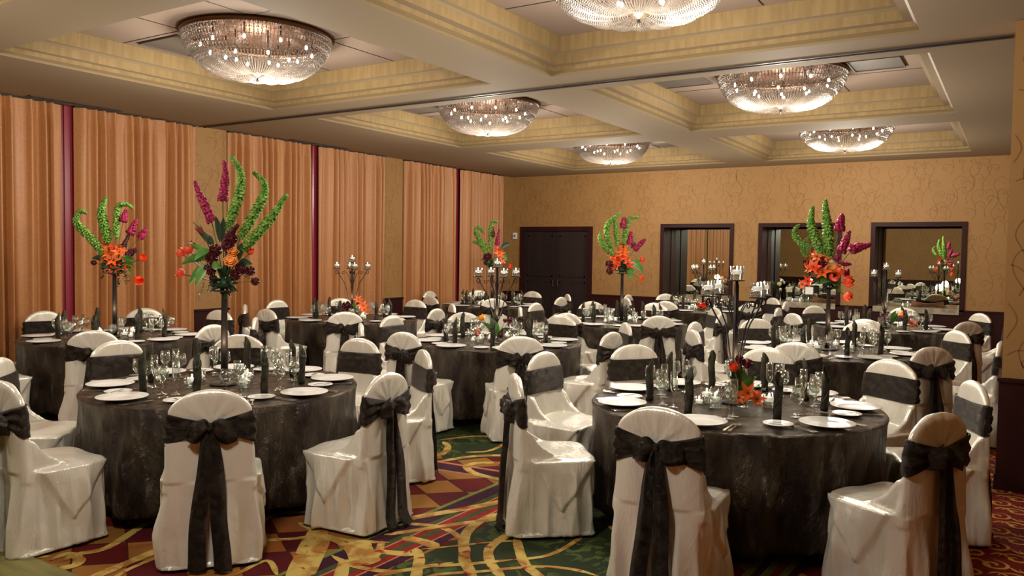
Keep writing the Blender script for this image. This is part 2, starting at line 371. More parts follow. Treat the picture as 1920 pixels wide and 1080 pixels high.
ribbon([(-3.438, 5.577), (-3.524, 5.475), (-3.67, 5.372), (-3.71, 5.262), (-3.661, 5.179), (-3.552, 5.104), (-3.414, 5.072), (-3.269, 5.067), (-3.105, 5.079)], 0.065, 3)
ribbon([(-2.911, 4.766), (-2.976, 4.603), (-3.085, 4.344), (-3.245, 4.022), (-3.368, 3.751)], 0.073, 3)
ribbon([(-2.801, 4.486), (-2.839, 4.38), (-2.857, 4.189), (-2.818, 4.0), (-2.738, 3.844), (-2.643, 3.722), (-2.559, 3.604), (-2.441, 3.494), (-2.319, 3.383)], 0.068, 3)
ribbon([(-3.229, 3.895), (-3.163, 3.916), (-3.026, 3.963), (-2.875, 3.927), (-2.731, 3.828)], 0.048, 3)
ribbon([(-3.199, 3.659), (-3.146, 3.74), (-3.038, 3.919), (-2.909, 4.128), (-2.784, 4.302), (-2.732, 4.441)], 0.053, 3)
ribbon([(-3.076, 3.688), (-2.945, 3.702), (-2.803, 3.684)], 0.081, 3)
ribbon([(-3.081, 3.433), (-3.014, 3.448), (-2.832, 3.514)], 0.066, 3)
ribbon([(-2.903, 3.595), (-2.797, 3.499), (-2.699, 3.363), (-2.608, 3.228)], 0.063, 3)
ribbon([(-2.833, 3.158), (-2.768, 3.254), (-2.684, 3.409), (-2.513, 3.571), (-2.326, 3.783)], 0.039, 3)
ribbon([(-2.612, 3.242), (-2.555, 3.373), (-2.398, 3.523), (-2.261, 3.679), (-2.131, 3.786), (-1.966, 3.836), (-1.829, 3.824)], 0.033, 3)
ribbon([(-2.344, 3.761), (-2.212, 3.928), (-2.186, 4.223), (-2.231, 4.535)], 0.034, 3)
ribbon([(-2.61, 4.214), (-2.582, 4.083), (-2.564, 3.921), (-2.529, 3.8), (-2.428, 3.666), (-2.322, 3.575), (-2.193, 3.469)], 0.059, 3)
ribbon([(-2.557, 4.135), (-2.346, 3.856), (-2.233, 3.734), (-2.115, 3.655), (-2.008, 3.594)], 0.060, 3)
ribbon([(-2.869, 3.588), (-2.729, 3.755), (-2.587, 3.926), (-2.457, 4.048)], 0.023, 3)
ribbon([(-3.542, 2.943), (-3.612, 3.039), (-3.7, 3.152), (-3.838, 3.253), (-3.981, 3.328)], 0.070, 3)
ribbon([(-3.727, 3.155), (-3.72, 3.181), (-3.604, 3.293), (-3.542, 3.4), (-3.552, 3.565)], 0.044, 3)
ribbon([(-3.606, 3.528), (-3.511, 3.4), (-3.337, 3.159), (-3.16, 2.936), (-3.051, 2.768)], 0.135, 3)
ribbon([(-3.458, 3.458), (-3.185, 3.085), (-3.109, 2.97)], 0.045, 3)
ribbon([(-3.787, 3.522), (-3.657, 3.492), (-3.474, 3.447), (-3.317, 3.457), (-3.081, 3.577)], 0.053, 3)
ribbon([(-3.219, 3.24), (-3.075, 3.206), (-2.93, 3.205), (-2.78, 3.263), (-2.679, 3.412), (-2.592, 3.544)], 0.045, 3)
ribbon([(-3.27, 3.479), (-3.091, 3.346), (-2.956, 3.251)], 0.163, 3)
ribbon([(-3.105, 3.241), (-3.042, 3.147), (-2.931, 3.008)], 0.073, 3)
ribbon([(-3.137, 3.57), (-3.062, 3.466), (-3.013, 3.38), (-3.002, 3.293)], 0.046, 3)
ribbon([(-3.436, 3.44), (-3.226, 3.384), (-3.071, 3.312)], 0.053, 3)
ribbon([(-4.365, 2.362), (-4.397, 2.453), (-4.355, 2.6), (-4.503, 2.886), (-4.586, 3.093)], 0.055, 3)
ribbon([(-3.966, 2.225), (-4.022, 2.35), (-4.054, 2.547), (-4.086, 2.745), (-4.092, 2.862)], 0.068, 3)
ribbon([(-3.878, 2.285), (-3.966, 2.491), (-3.993, 2.682)], 0.032, 3)
ribbon([(-4.209, 2.181), (-4.273, 2.264), (-4.254, 2.365), (-4.338, 2.427), (-4.445, 2.42), (-4.429, 2.318)], 0.062, 3)
ribbon([(-4.546, 2.257), (-4.542, 2.297), (-4.486, 2.354)], 0.037, 3)
ribbon([(-3.967, 3.337), (-4.017, 3.552), (-3.887, 3.707)], 0.041, 3)
ribbon([(-3.434, 2.749), (-3.457, 2.982), (-3.25, 2.874)], 0.032, 3)
ribbon([(-2.147, 4.593), (-2.029, 4.497), (-1.909, 4.467)], 0.031, 3)
patch([(-1.199, 4.741), (-1.152, 4.774), (-1.159, 4.13), (-1.201, 4.101)], 6)
patch([(-1.155, 4.772), (-1.107, 4.804), (-1.12, 4.157), (-1.161, 4.128)], 5)
patch([(-1.107, 4.804), (-1.06, 4.837), (-1.078, 4.185), (-1.12, 4.157)], 6)
patch([(-1.06, 4.837), (-1.013, 4.869), (-1.036, 4.214), (-1.078, 4.185)], 8)
patch([(-1.013, 4.869), (-0.965, 4.902), (-0.994, 4.242), (-1.036, 4.214)], 6)
patch([(-0.97, 4.898), (-0.923, 4.931), (-0.956, 4.267), (-0.998, 4.239)], 5)
#@C1
# red scroll border along the right side
BX = -.47
patch([(BX, YR, 0), (XR, YR, 0), (XR, YB, 0), (BX, YB, 0)], 2)
def spiral(cx, cy_, r, a0, turns, sgn, k=22):
    return [(cx + r * (1 - .86 * i / k) * math.cos(a0 + sgn * turns * 2 * PI * i / k), cy_ + r * (1 - .86 * i / k) * math.sin(a0 + sgn * turns * 2 * PI * i / k)) for i in range(k + 1)]
zs = ZL[0] + .0001
for iy in range(-6, 44):
    for ix in range(0, 6):
        cx = BX + .10 + ix * .21 + (.1 if iy % 2 else 0); cyy = 2.0 + iy * .17
        if cx > XR - .1 or cyy > 12: continue
        sg = 1 if (ix + iy) % 2 else -1
        ribbon(spiral(cx, cyy, .085, PI / 2 * (ix % 4), 1.35, sg), .020, 4, n=1, dz=zs)
        ribbon([(cx + .08, cyy), (cx + .12, cyy + .05 * sg), (cx + .16, cyy + .03 * sg), (cx + .2, cyy - .04 * sg)], .018, 4, n=3, dz=zs + .00005)
floor = struct(mb, 'floor', fm)

# dance floor at the lower left
t = MB(); t.box(-9.2, -3.7, -1.6, FW, 0.003, .022, 0)
for k in range(1, 7): t.box(-9.2 + k * .92 - .118, -9.2 + k * .92 - .11, -1.6, FW, .0221, .0226, 1)
for k in range(1, 4): t.box(-9.2, -3.7, FW - k * .92 - .003, FW - k * .92 + .003, .0221, .0226, 1)
o = t.build('dance_floor', [M_par, M_seam], None, False); tag(o, 'olive wooden dance floor panels laid on the carpet at the lower left corner', 'dance floor')

# ceiling with coffers
t = MB()
def cq(x0, x1, y0, y1, z, mi): t.add([(x0, y0, z), (x0, y1, z), (x1, y1, z), (x1, y0, z)], [(0, 1, 2, 3)], mi)
xs = [XW - .3, CX[0][0], CX[0][1], CX[1][0], CX[1][1], XR + .1]
ys = [YR - .1] + [q for c in CY for q in c] + [YB + .02]
for i in range(len(xs) - 1):
    for j in range(len(ys) - 1):
        if i % 2 == 1 and j % 2 == 1: continue
        cq(xs[i], xs[i + 1], ys[j], ys[j + 1], H, 0)
PROF = [(0, 0), (0, .022), (.035, .045), (.035, .085), (.115, .085), (.115, .165), (.13, .185), (.19, .185), (.19, .325), (.20, .33)]
PM = [3, 3, 2, 4, 1 + 1, 3, 4, 2, 3]
for (x0, x1) in CX:
    for (y0, y1) in CY:
        for k in range(len(PROF) - 1):
            e0, h0 = PROF[k]; e1, h1 = PROF[k + 1]
            a = [(x0 + e0, y0 + e0), (x1 - e0, y0 + e0), (x1 - e0, y1 - e0), (x0 + e0, y1 - e0)]
            b = [(x0 + e1, y0 + e1), (x1 - e1, y0 + e1), (x1 - e1, y1 - e1), (x0 + e1, y1 - e1)]
            for q in range(4):
                r = (q + 1) % 4
                t.add([(*a[q], H + h0), (*a[r], H + h0), (*b[r], H + h1), (*b[q], H + h1)], [(0, 3, 2, 1)], PM[k])
        e = .20; zc = H + .33
        cq(x0 + e, x1 - e, y0 + e, y1 - e, zc, 1)
        for q in range(1, 3):
            xx = x0 + e + (x1 - x0 - 2 * e) * q / 3; t.box(xx - .006, xx + .006, y0 + e, y1 - e, zc - .003, zc - .0005, 5)
            yy = y0 + e + (y1 - y0 - 2 * e) * q / 3; t.box(x0 + e, x1 - e, yy - .006, yy + .006, zc - .003, zc - .0005, 5)
t.add([(XW - .3, YR - .1, 4.1), (XR + .1, YR - .1, 4.1), (XR + .1, YB + 1.6, 4.1), (XW - .3, YB + 1.6, 4.1)], [(0, 1, 2, 3)], 0)
struct(t, 'ceiling', [M_soffit, M_panel, M_gold, M_mold, M_soffit, M_slot])
# ceiling vents
def vent(x0, x1, y0, y1, z, label):
    e = empty('ceiling_vent', ((x0 + x1) / 2, (y0 + y1) / 2, z), 0, label, 'vent', 'grey ceiling vents')
    a, b = (x1 - x0) / 2, (y1 - y0) / 2
    q = MB(); q.box(-a, a, -b, b, -.012, -.001); q.build('backing', M_vent, e, False)
    q = MB(); q.box(-a - .02, a + .02, -b - .02, -b, -.02, -.001); q.box(-a - .02, a + .02, b, b + .02, -.02, -.001); q.box(-a - .02, -a, -b, b, -.02, -.001); q.box(a, a + .02, -b, b, -.02, -.001)
    q.build('frame', M_vent, e, False)
zv = H + .33
vent(-7.62, -7.02, 4.95, 5.5, zv, 'grey square vent beside the nearest left chandelier')
vent(-1.6, -1.12, 9.15, 9.65, zv, 'grey square vent right of the right middle chandelier')
vent(-3.75, -3.2, 9.1, 9.5, zv, 'grey square vent left of the right middle chandelier')
vent(-7.7, -7.1, 8.95, 9.5, zv, 'grey square vent left of the left middle chandelier')
vent(-5.9, -5.35, 14.2, 14.62, zv, 'grey square vent right of the far left chandelier')
for y0, y1, lab in ((4.95, 6.1, 'long black slot diffuser above the front curtain pair'), (8.95, 10.2, 'long black slot diffuser above the middle curtain pair')):
    e = empty('slot_diffuser', (-9.8, (y0 + y1) / 2, H), 0, lab, 'vent', 'slot diffusers by the curtains'); b = (y1 - y0) / 2
    q = MB(); q.box(-.035, .035, -b, b, -.006, -.0005); q.build('slot', M_slot, e, False)
    q = MB(); q.box(-.05, -.035, -b, b, -.01, -.0005); q.box(.035, .05, -b, b, -.01, -.0005); q.build('frame', M_alu, e, False)
# folding wall track
q = MB(); q.box(XW, -.09, 7.395, 7.405, H - .012, H + .001, 1); q.box(XW, -.09, 7.475, 7.485, H - .012, H + .001, 1); q.box(XW, -.09, 7.405, 7.475, H - .004, H + .001, 0)
struct(q, 'trim_1', [M_slot, M_alu])

# walls -------------------------------------------------
VINE = [[(.0, 0), (.05, .12), (.02, .25), (-.03, .36), (.02, .46), (.1, .5), (.15, .45), (.13, .39), (.09, .40), (.095, .44)],
        [(.02, .25), (.1, .3), (.16, .28), (.17, .22), (.13, .2), (.115, .235), (.135, .25)],
        [(.05, .12), (-.03, .18), (-.1, .17), (-.12, .11), (-.08, .08), (-.06, .11), (-.08, .135)],
        [(.2, .02), (.17, .12), (.21, .22), (.28, .33), (.3, .42), (.26, .49), (.2, .48), (.19, .43), (.225, .42)]]
def vines(q, to3d, u0, u1, v0, v1, holes, scale, mi, wd=.0075, seed=1):
    rnd = random.Random(seed)
    nu = int((u1 - u0) / (.31 * scale)) + 1; nv = int((v1 - v0) / (.5 * scale)) + 1
    for i in range(nu):
        for j in range(-1, nv + 1):
            ou = u0 + i * .31 * scale + (.03 * scale if j % 2 else 0); ov = v0 + (j + (.5 if i % 2 else 0)) * .5 * scale
            fl = rnd.choice((-1, 1)); ou += rnd.uniform(-.05, .05) * scale; ov += rnd.uniform(-.04, .04) * scale
            for c in VINE:
                P = catmull([(fl * a * scale, b * scale, 0) for a, b in c], 4); vs = []; run = []
                pts = []
                for k, p in enumerate(P):
                    tt = (P[min(k + 1, len(P) - 1)] - P[max(k - 1, 0)]).normalized(); hw = wd * scale / 2 * (1 - .5 * k / len(P))
                    uu, vv = ou + p.x, ov + p.y
                    ok = u0 + .02 < uu < u1 - .02 and v0 + .02 < vv < v1 - .02 and not any(a - .02 < uu < b + .02 and c_ - .02 < vv < d + .02 for a, b, c_, d in holes)
                    if ok: pts.append(((uu - tt.y * hw, vv + tt.x * hw), (uu + tt.y * hw, vv - tt.x * hw)))
                    if (not ok or k == len(P) - 1) and pts:
                        if len(pts) > 1:
                            vv_ = [to3d(*x) for pr in pts for x in pr]
                            q.add(vv_, [(2 * z, 2 * z + 1, 2 * z + 3, 2 * z + 2) for z in range(len(pts) - 1)], mi)
                        pts = []
# left wall: window bays between wallpapered piers
BAYS = [(-3.4, -.2), (.42, 3.26), (3.86, 7.30), (7.90, 11.34), (11.94, 15.37)]
t = MB(); solid = []; y = YR
for a, b in BAYS:
    if a > y: solid.append((y, a))
    y = b
solid.append((y, YB))
for a, b in solid:
    t.box(XW - .3, XW, a, b, 0, H, 0)
    vines(t, lambda u, v: (XW + .001, u, v), a, b, RAIL + .06, H, [], 1.0, 1)
struct(t, 'wall_left', [M_wall, M_vine])
for i, (a, b) in enumerate(solid):
    q = MB(); q.box(XW, XW + .02, a, b, .0, RAIL - .03); q.box(XW, XW + .04, a, b, RAIL - .03, RAIL); q.box(XW, XW + .03, a, b, 0, .12)
    struct(q, 'trim_%d' % (i + 10), M_mahog)
for i, (a, b) in enumerate(BAYS):
    q = MB(); q.box(XW - .28, XW - .26, a, b, 0, H); wo = struct(q, 'window_%d' % (i + 1), M_night)
    m_ = (a + b) / 2
    if i == 2: m_ = 5.5
    f = MB(); f.box(XW - .26, XW - .03, m_ - .13, m_ + .13, .05, H - .01); f.box(XW - .03, XW - .012, m_ - .02, m_ + .02, .05, H - .01)
    f.box(XW - .26, XW - .2, a, b, 0, .1); f.box(XW - .26, XW - .2, a, b, H - .1, H); f.build('window_frame', M_red, wo, False)
    q = MB()
# back wall with door and three serving niches
DOOR = (-9.76, -7.9, 2.33)
NICH = [(-6.32, -4.79), (-4.30, -2.77), (-2.28, -.76)]
NZ0, NZ1 = .86, 2.37; ND = .70
t = MB()
def wseg(x0, x1, z0, z1): t.box(x0, x1, YB, YB + .12, z0, z1, 0)
wseg(XW - .3, DOOR[0], 0, H); wseg(*DOOR[:2], DOOR[2], H); wseg(DOOR[1], NICH[0][0], 0, H)
for i, (a, b) in enumerate(NICH):
    wseg(a, b, 0, NZ0 - .1); wseg(a, b, NZ1, H); wseg(b, NICH[i + 1][0] if i < 2 else XR + .1, 0, H)
holes = [(DOOR[0], DOOR[1], 0, DOOR[2])] + [(a, b, NZ0, NZ1) for a, b in NICH]
vines(t, lambda u, v: (u, YB - .001, v), XW, XR, RAIL + .06, H, holes, 1.0, 1, seed=4)
struct(t, 'wall_back', [M_wall, M_vine])
q = MB(); 
for a, b in ((XW, DOOR[0] - .0), (DOOR[1], XR)):
    q.box(a, b, YB - .02, YB, 0, RAIL - .03); q.box(a, b, YB - .035, YB, RAIL - .03, RAIL); q.box(a, b, YB - .03, YB, 0, .12)
struct(q, 'trim_2', M_mahog)
# door
q = MB(); x0, x1, z1 = DOOR
q.box(x0, x0 + .1, YB - .03, YB + .12, 0, z1); q.box(x1 - .1, x1, YB - .03, YB + .12, 0, z1); q.box(x0 + .1, x1 - .1, YB - .03, YB + .12, z1 - .1, z1)
d = struct(q, 'door_1', M_mahog)
xm = (x0 + x1) / 2
for a, b, hs in ((x0 + .1, xm - .004, 1), (xm + .004, x1 - .1, -1)):
    q = MB(); q.box(a, b, YB + .04, YB + .08, .01, z1 - .1)
    lf = q.build('door_leaf', M_door, d, False)
    q = MB()
    for za, zb in ((.12, 1.1), (1.2, 2.13)):
        q.box(a + .1, b - .1, YB + .028, YB + .04, za, zb)
        for s0, s1, s2, s3 in ((a + .09, a + .12, za, zb), (b - .12, b - .09, za, zb), (a + .09, b - .09, za, za + .03), (a + .09, b - .09, zb - .03, zb)): q.box(s0, s1, YB + .02, YB + .04, s2, s3)
    q.build('door_panel', M_door, lf, False)
    hx = b - .06 if hs == 1 else a + .06
    q = MB(); q.tube([(hx, YB + .01, .98), (hx, YB + .01, 1.12)], .01, 8); q.box(hx - .01, hx + .01, YB + .01, YB + .04, .97, 1.0); q.box(hx - .01, hx + .01, YB + .01, YB + .04, 1.1, 1.13)
    q.build('door_handle', M_bronze, lf, False)
# niches
for i, (a, b) in enumerate(NICH):
    q = MB(); f = .075
    q.box(a, a + f, YB - .035, YB + .12, NZ0 - .1, NZ1); q.box(b - f, b, YB - .035, YB + .12, NZ0 - .1, NZ1); q.box(a + f, b - f, YB - .035, YB + .12, NZ1 - f, NZ1)
    q.box(a + .02, a + f, YB + .12, YB + ND, 0, NZ1 + .05); q.box(b - f, b - .02, YB + .12, YB + ND, 0, NZ1 + .05)
    q.box(a + f, b - f, YB + .12, YB + ND, NZ1 - .03, NZ1 + .05)
    q.box(a + f, b - f, YB - .01, YB + .1, 0, NZ0 - .1)
    q.box(a + f - .001, a + f + .012, YB + .38, YB + .40, NZ0, NZ1 - .03)
    fr = struct(q, 'trim_%d' % (i + 3), M_mahog)
    q = MB(); q.box(a + f, b - f, YB - .05, YB + ND - .02, NZ0 - .1, NZ0)
    ct = q.build('counter', M_stone, None, False); tag(ct, ['pale stone bar counter under the left mirrored niche', 'pale stone bar counter under the middle mirrored niche', 'pale stone bar counter under the right mirrored niche'][i], 'counter', None)
    q = MB(); q.box(a + f, b - f, YB + ND - .02, YB + ND, NZ0, NZ1 - .03)
    mo = q.build('wall_mirror', M_mirror, None, False); tag(mo, ['large mirror at the back of the left niche', 'large mirror at the back of the middle niche', 'large mirror at the back of the right niche'][i], 'mirror')
    xc = (a + b) / 2
    e = empty('recessed_downlight', (xc, YB + .36, NZ1 - .03), 0, 'small recessed downlight in the top of the %s niche' % ('left', 'middle', 'right')[i], 'ceiling light', None)
    q = MB(); q.lathe([(.05, -.001), (.075, -.001), (.075, -.012), (.05, -.012)], 20); q.build('trim_ring', M_steel, e)
    q = MB(); q.lathe([(.0001, -.004), (.05, -.004)], 20, cap0=False, cap1=False); q.build('lens', M_bulb, e)
    l = bpy.data.lights.new('niche_spot', 'SPOT'); l.energy = 9; l.color = (1, .9, .75); l.spot_size = 2.2; l.shadow_soft_size = .04
    lo = bpy.data.objects.new('niche_spot', l); COL.objects.link(lo); lo.location = (xc, YB + .36, NZ1 - .06)
# rear and right walls
t = MB(); t.box(XW - .3, XR + .1, YR - .1, YR, 0, H); vines(t, lambda u, v: (u, YR + .001, v), XW, XR, RAIL + .06, H, [], 1.0, 1); struct(t, 'wall_rear', [M_wall, M_vine])
q = MB(); q.box(XW, XR, YR, YR + .03, 0, RAIL); struct(q, 'trim_6', M_mahog)
t = MB(); t.box(XR, XR + .1, YR, YB, 0, H); struct(t, 'wall_right', [M_wall, M_vine])
q = MB(); q.box(XR - .03, XR, YR, YB, 0, RAIL); struct(q, 'trim_7', M_mahog)
# pier that pockets the folding wall
t = MB(); t.box(-.075, XR, 7.0, 7.55, 0, H, 0)
vines(t, lambda u, v: (u, 6.999, v), -.075, XR, RAIL + .03, H, [], 1.25, 1, seed=9)
vines(t, lambda u, v: (-.076, u, v), 7.0, 7.55, RAIL + .03, H, [], 1.0, 1, seed=9)
struct(t, 'wall_pier', [M_wall, M_vine])
q = MB(); q.box(-.09, XR, 6.98, 7.56, 0, RAIL - .03); q.box(-.1, XR, 6.965, 7.57, RAIL - .03, RAIL); q.box(-.1, XR, 6.965, 7.57, 0, .12)
struct(q, 'trim_8', M_mahog)

# curtains ------------------------------------------------
def curtain(y0, y1, seed, label):
    rnd = random.Random(seed); n = int((y1 - y0) / .012); rows = []
    L_ = y1 - y0; ph = rnd.random() * 9
    npl = max(6, int(L_ / .15)); zsn = [0.03, .4, .9, 1.5, 2.2, 2.9, 3.2, 3.36, 3.45]
    for z in zsn:
        row = []
        for i in range(n + 1):
            u = i / n; a = 2 * PI * npl * (u + .026 * math.sin(3 * u * 2 * PI + ph) + .007 * math.sin(7 * u * 2 * PI + 2 * ph) + .006 * math.sin(11 * u + z * .8))
            amp = (.052 + .030 * math.sin(2.1 * u * npl + ph) * (1 - z / 5)) * min(1, 12 * u + .2, 12 * (1 - u) + .2)
            if z > 3.2: amp *= .72
            x = XW + .09 * min(1, 14 * u + .25, 14 * (1 - u) + .25) + amp * (math.sin(a) + .25 * math.sin(2 * a + 3 * u + ph)) + .012 * math.sin(2.3 * a + ph + z * .5) * (1 - z / 4.5)
            row.append((x, y0 + L_ * u, z))
        rows.append(row)
    back = [[(p[0] - .006, p[1], p[2]) for p in r] for r in rows]
    q = MB(); q.grid(rows); q.grid([r[::-1] for r in back])
    e = empty('curtain', (0, 0, 0), 0, label, 'curtain', 'apricot curtains along the left wall')
    q.build('curtain_panel', M_curt, e)
    q = MB(); q.box(XW - .0, XW + .05, y0, y1, 3.452, 3.472); q.build('curtain_rail', M_slot, e, False)
ci = 0
cl = ['apricot pleated curtain panel at the rear left of the room', 'apricot pleated curtain next to the rear pier', 'apricot pleated curtain panel behind the camera, left half', 'apricot pleated curtain just outside the left edge',
      'apricot pleated curtain at the left edge, left of the nearest maroon strip', 'wide apricot curtain right of the nearest maroon strip, behind the tall flowers',
      'apricot curtain left of the middle maroon strip', 'apricot curtain right of the middle maroon strip, behind the small candelabra',
      'apricot curtain left of the far maroon strip', 'apricot curtain in the far left corner, right of the far maroon strip']
for i, (a, b) in enumerate(BAYS):
    m_ = 5.5 if i == 2 else (a + b) / 2
    for c, d in ((a - .02, m_ - .08), (m_ + .08, b + .02)):
        curtain(c, d, 11 + ci, cl[ci]); ci += 1

# ------------------------------------------------------------------ chandeliers
def make_chandelier():
    e = empty('crystal_chandelier', (0, 0, 0), 0, 'x', 'chandelier', 'crystal bowl chandeliers in the coffers')
    q = MB(); q.lathe([(.695, 3.80), (.715, 3.80), (.715, 3.775), (.70, 3.755), (.685, 3.755), (.685, 3.78)], 72, cap0=False, cap1=False)
    q.build('rim_ring', M_bronze, e)
    q = MB(); q.lathe([(.69, 3.80), (.69, 3.785), (.001, 3.785)], 48, cap1=False); q.build('canopy_plate', M_bronze, e)
    prof = catmull([(.052, 0, 3.432), (.12, 0, 3.408), (.22, 0, 3.398), (.34, 0, 3.412), (.46, 0, 3.452), (.57, 0, 3.53), (.645, 0, 3.62), (.685, 0, 3.70), (.695, 0, 3.765)], 14)
    arc = [0]
    for i in range(1, len(prof)): arc.append(arc[-1] + (prof[i] - prof[i - 1]).length)
    def at(s_):
        for i in range(1, len(arc)):
            if arc[i] >= s_:
                f = (s_ - arc[i - 1]) / (arc[i] - arc[i - 1]); return prof[i - 1].lerp(prof[i], f)
        return prof[-1]
    tot = arc[-1]; q = MB(); rnd = random.Random(3)
    def bead(x, y, z, r, h=None):
        h = h or r
        q.add([(x + r, y, z), (x - r, y, z), (x, y + r, z), (x, y - r, z), (x, y, z + h), (x, y, z - h)],
              [(0, 2, 4), (2, 1, 4), (1, 3, 4), (3, 0, 4), (2, 0, 5), (1, 2, 5), (3, 1, 5), (0, 3, 5)])
    NS = 120
    for k in range(NS):
        a = 2 * PI * k / NS; s_ = .0 if k % 2 == 0 else .16
        lim = tot
        while s_ < lim:
            p = at(s_); fr = s_ / tot; r = .0052 + .0045 * min(1, fr * 1.3)
            if fr > .62 and int(fr * 60) % 9 < 5: r *= 1.0; h = r * 1.9; st = .03
            else: h = r; st = .0165
            sag = .012 * math.sin(k * PI / 8) ** 2 * math.sin(PI * fr)
            bead(p.x * math.cos(a), p.x * math.sin(a), p.z - sag, r, h); s_ += st
    for fr in (.70, .76, .86, .93, .985):
        p = at(fr * tot); n = int(2 * PI * p.x / .021)
        for k in range(n):
            a = 2 * PI * k / n; bead((p.x + .004) * math.cos(a), (p.x + .004) * math.sin(a), p.z, .0095)
    bb = q.build('crystal_bead_bowl', M_cryst, e, False); bb['kind'] = 'stuff'
    for rr, n, z in ((.52, 10, 3.66), (.3, 6, 3.58)):
        for k in range(n):
            a = 2 * PI * (k + .3) / n
            q = MB(); q.ell((rr * math.cos(a), rr * math.sin(a), z), (.013, .013, .022), 8, 5); q.tube([(rr * math.cos(a), rr * math.sin(a), z + .02), (rr * math.cos(a), rr * math.sin(a), 3.784)], .007, 6, 1)
            q.build('light_bulb', [M_bulb, M_brass], e)
    q = MB(); q.lathe([(.001, 3.45), (.078, 3.440), (.080, 3.428), (.052, 3.412), (.014, 3.392), (.008, 3.382), (.016, 3.374), (.011, 3.362), (.003, 3.338)], 20); q.build('finial', M_brass, e)
    return e
ch0 = make_chandelier()
chl = ['crystal bowl chandelier in the rear left coffer behind the camera', 'crystal bowl chandelier in the rear right coffer behind the camera',
       'largest complete crystal chandelier, upper left of the room', 'crystal chandelier cut off by the top edge of the photo',
       'crystal chandelier in the middle of the left row', 'crystal chandelier beside a grey vent in the middle of the right row',
       'smallest crystal chandelier, farthest of the left row', 'farthest crystal chandelier of the right row']
for i, (x, y) in enumerate(LAMPS):
    c = ch0 if i == 0 else clone(ch0); c.location = (x, y, 0); c.rotation_euler = (0, 0, i * .7); c['label'] = chl[i]

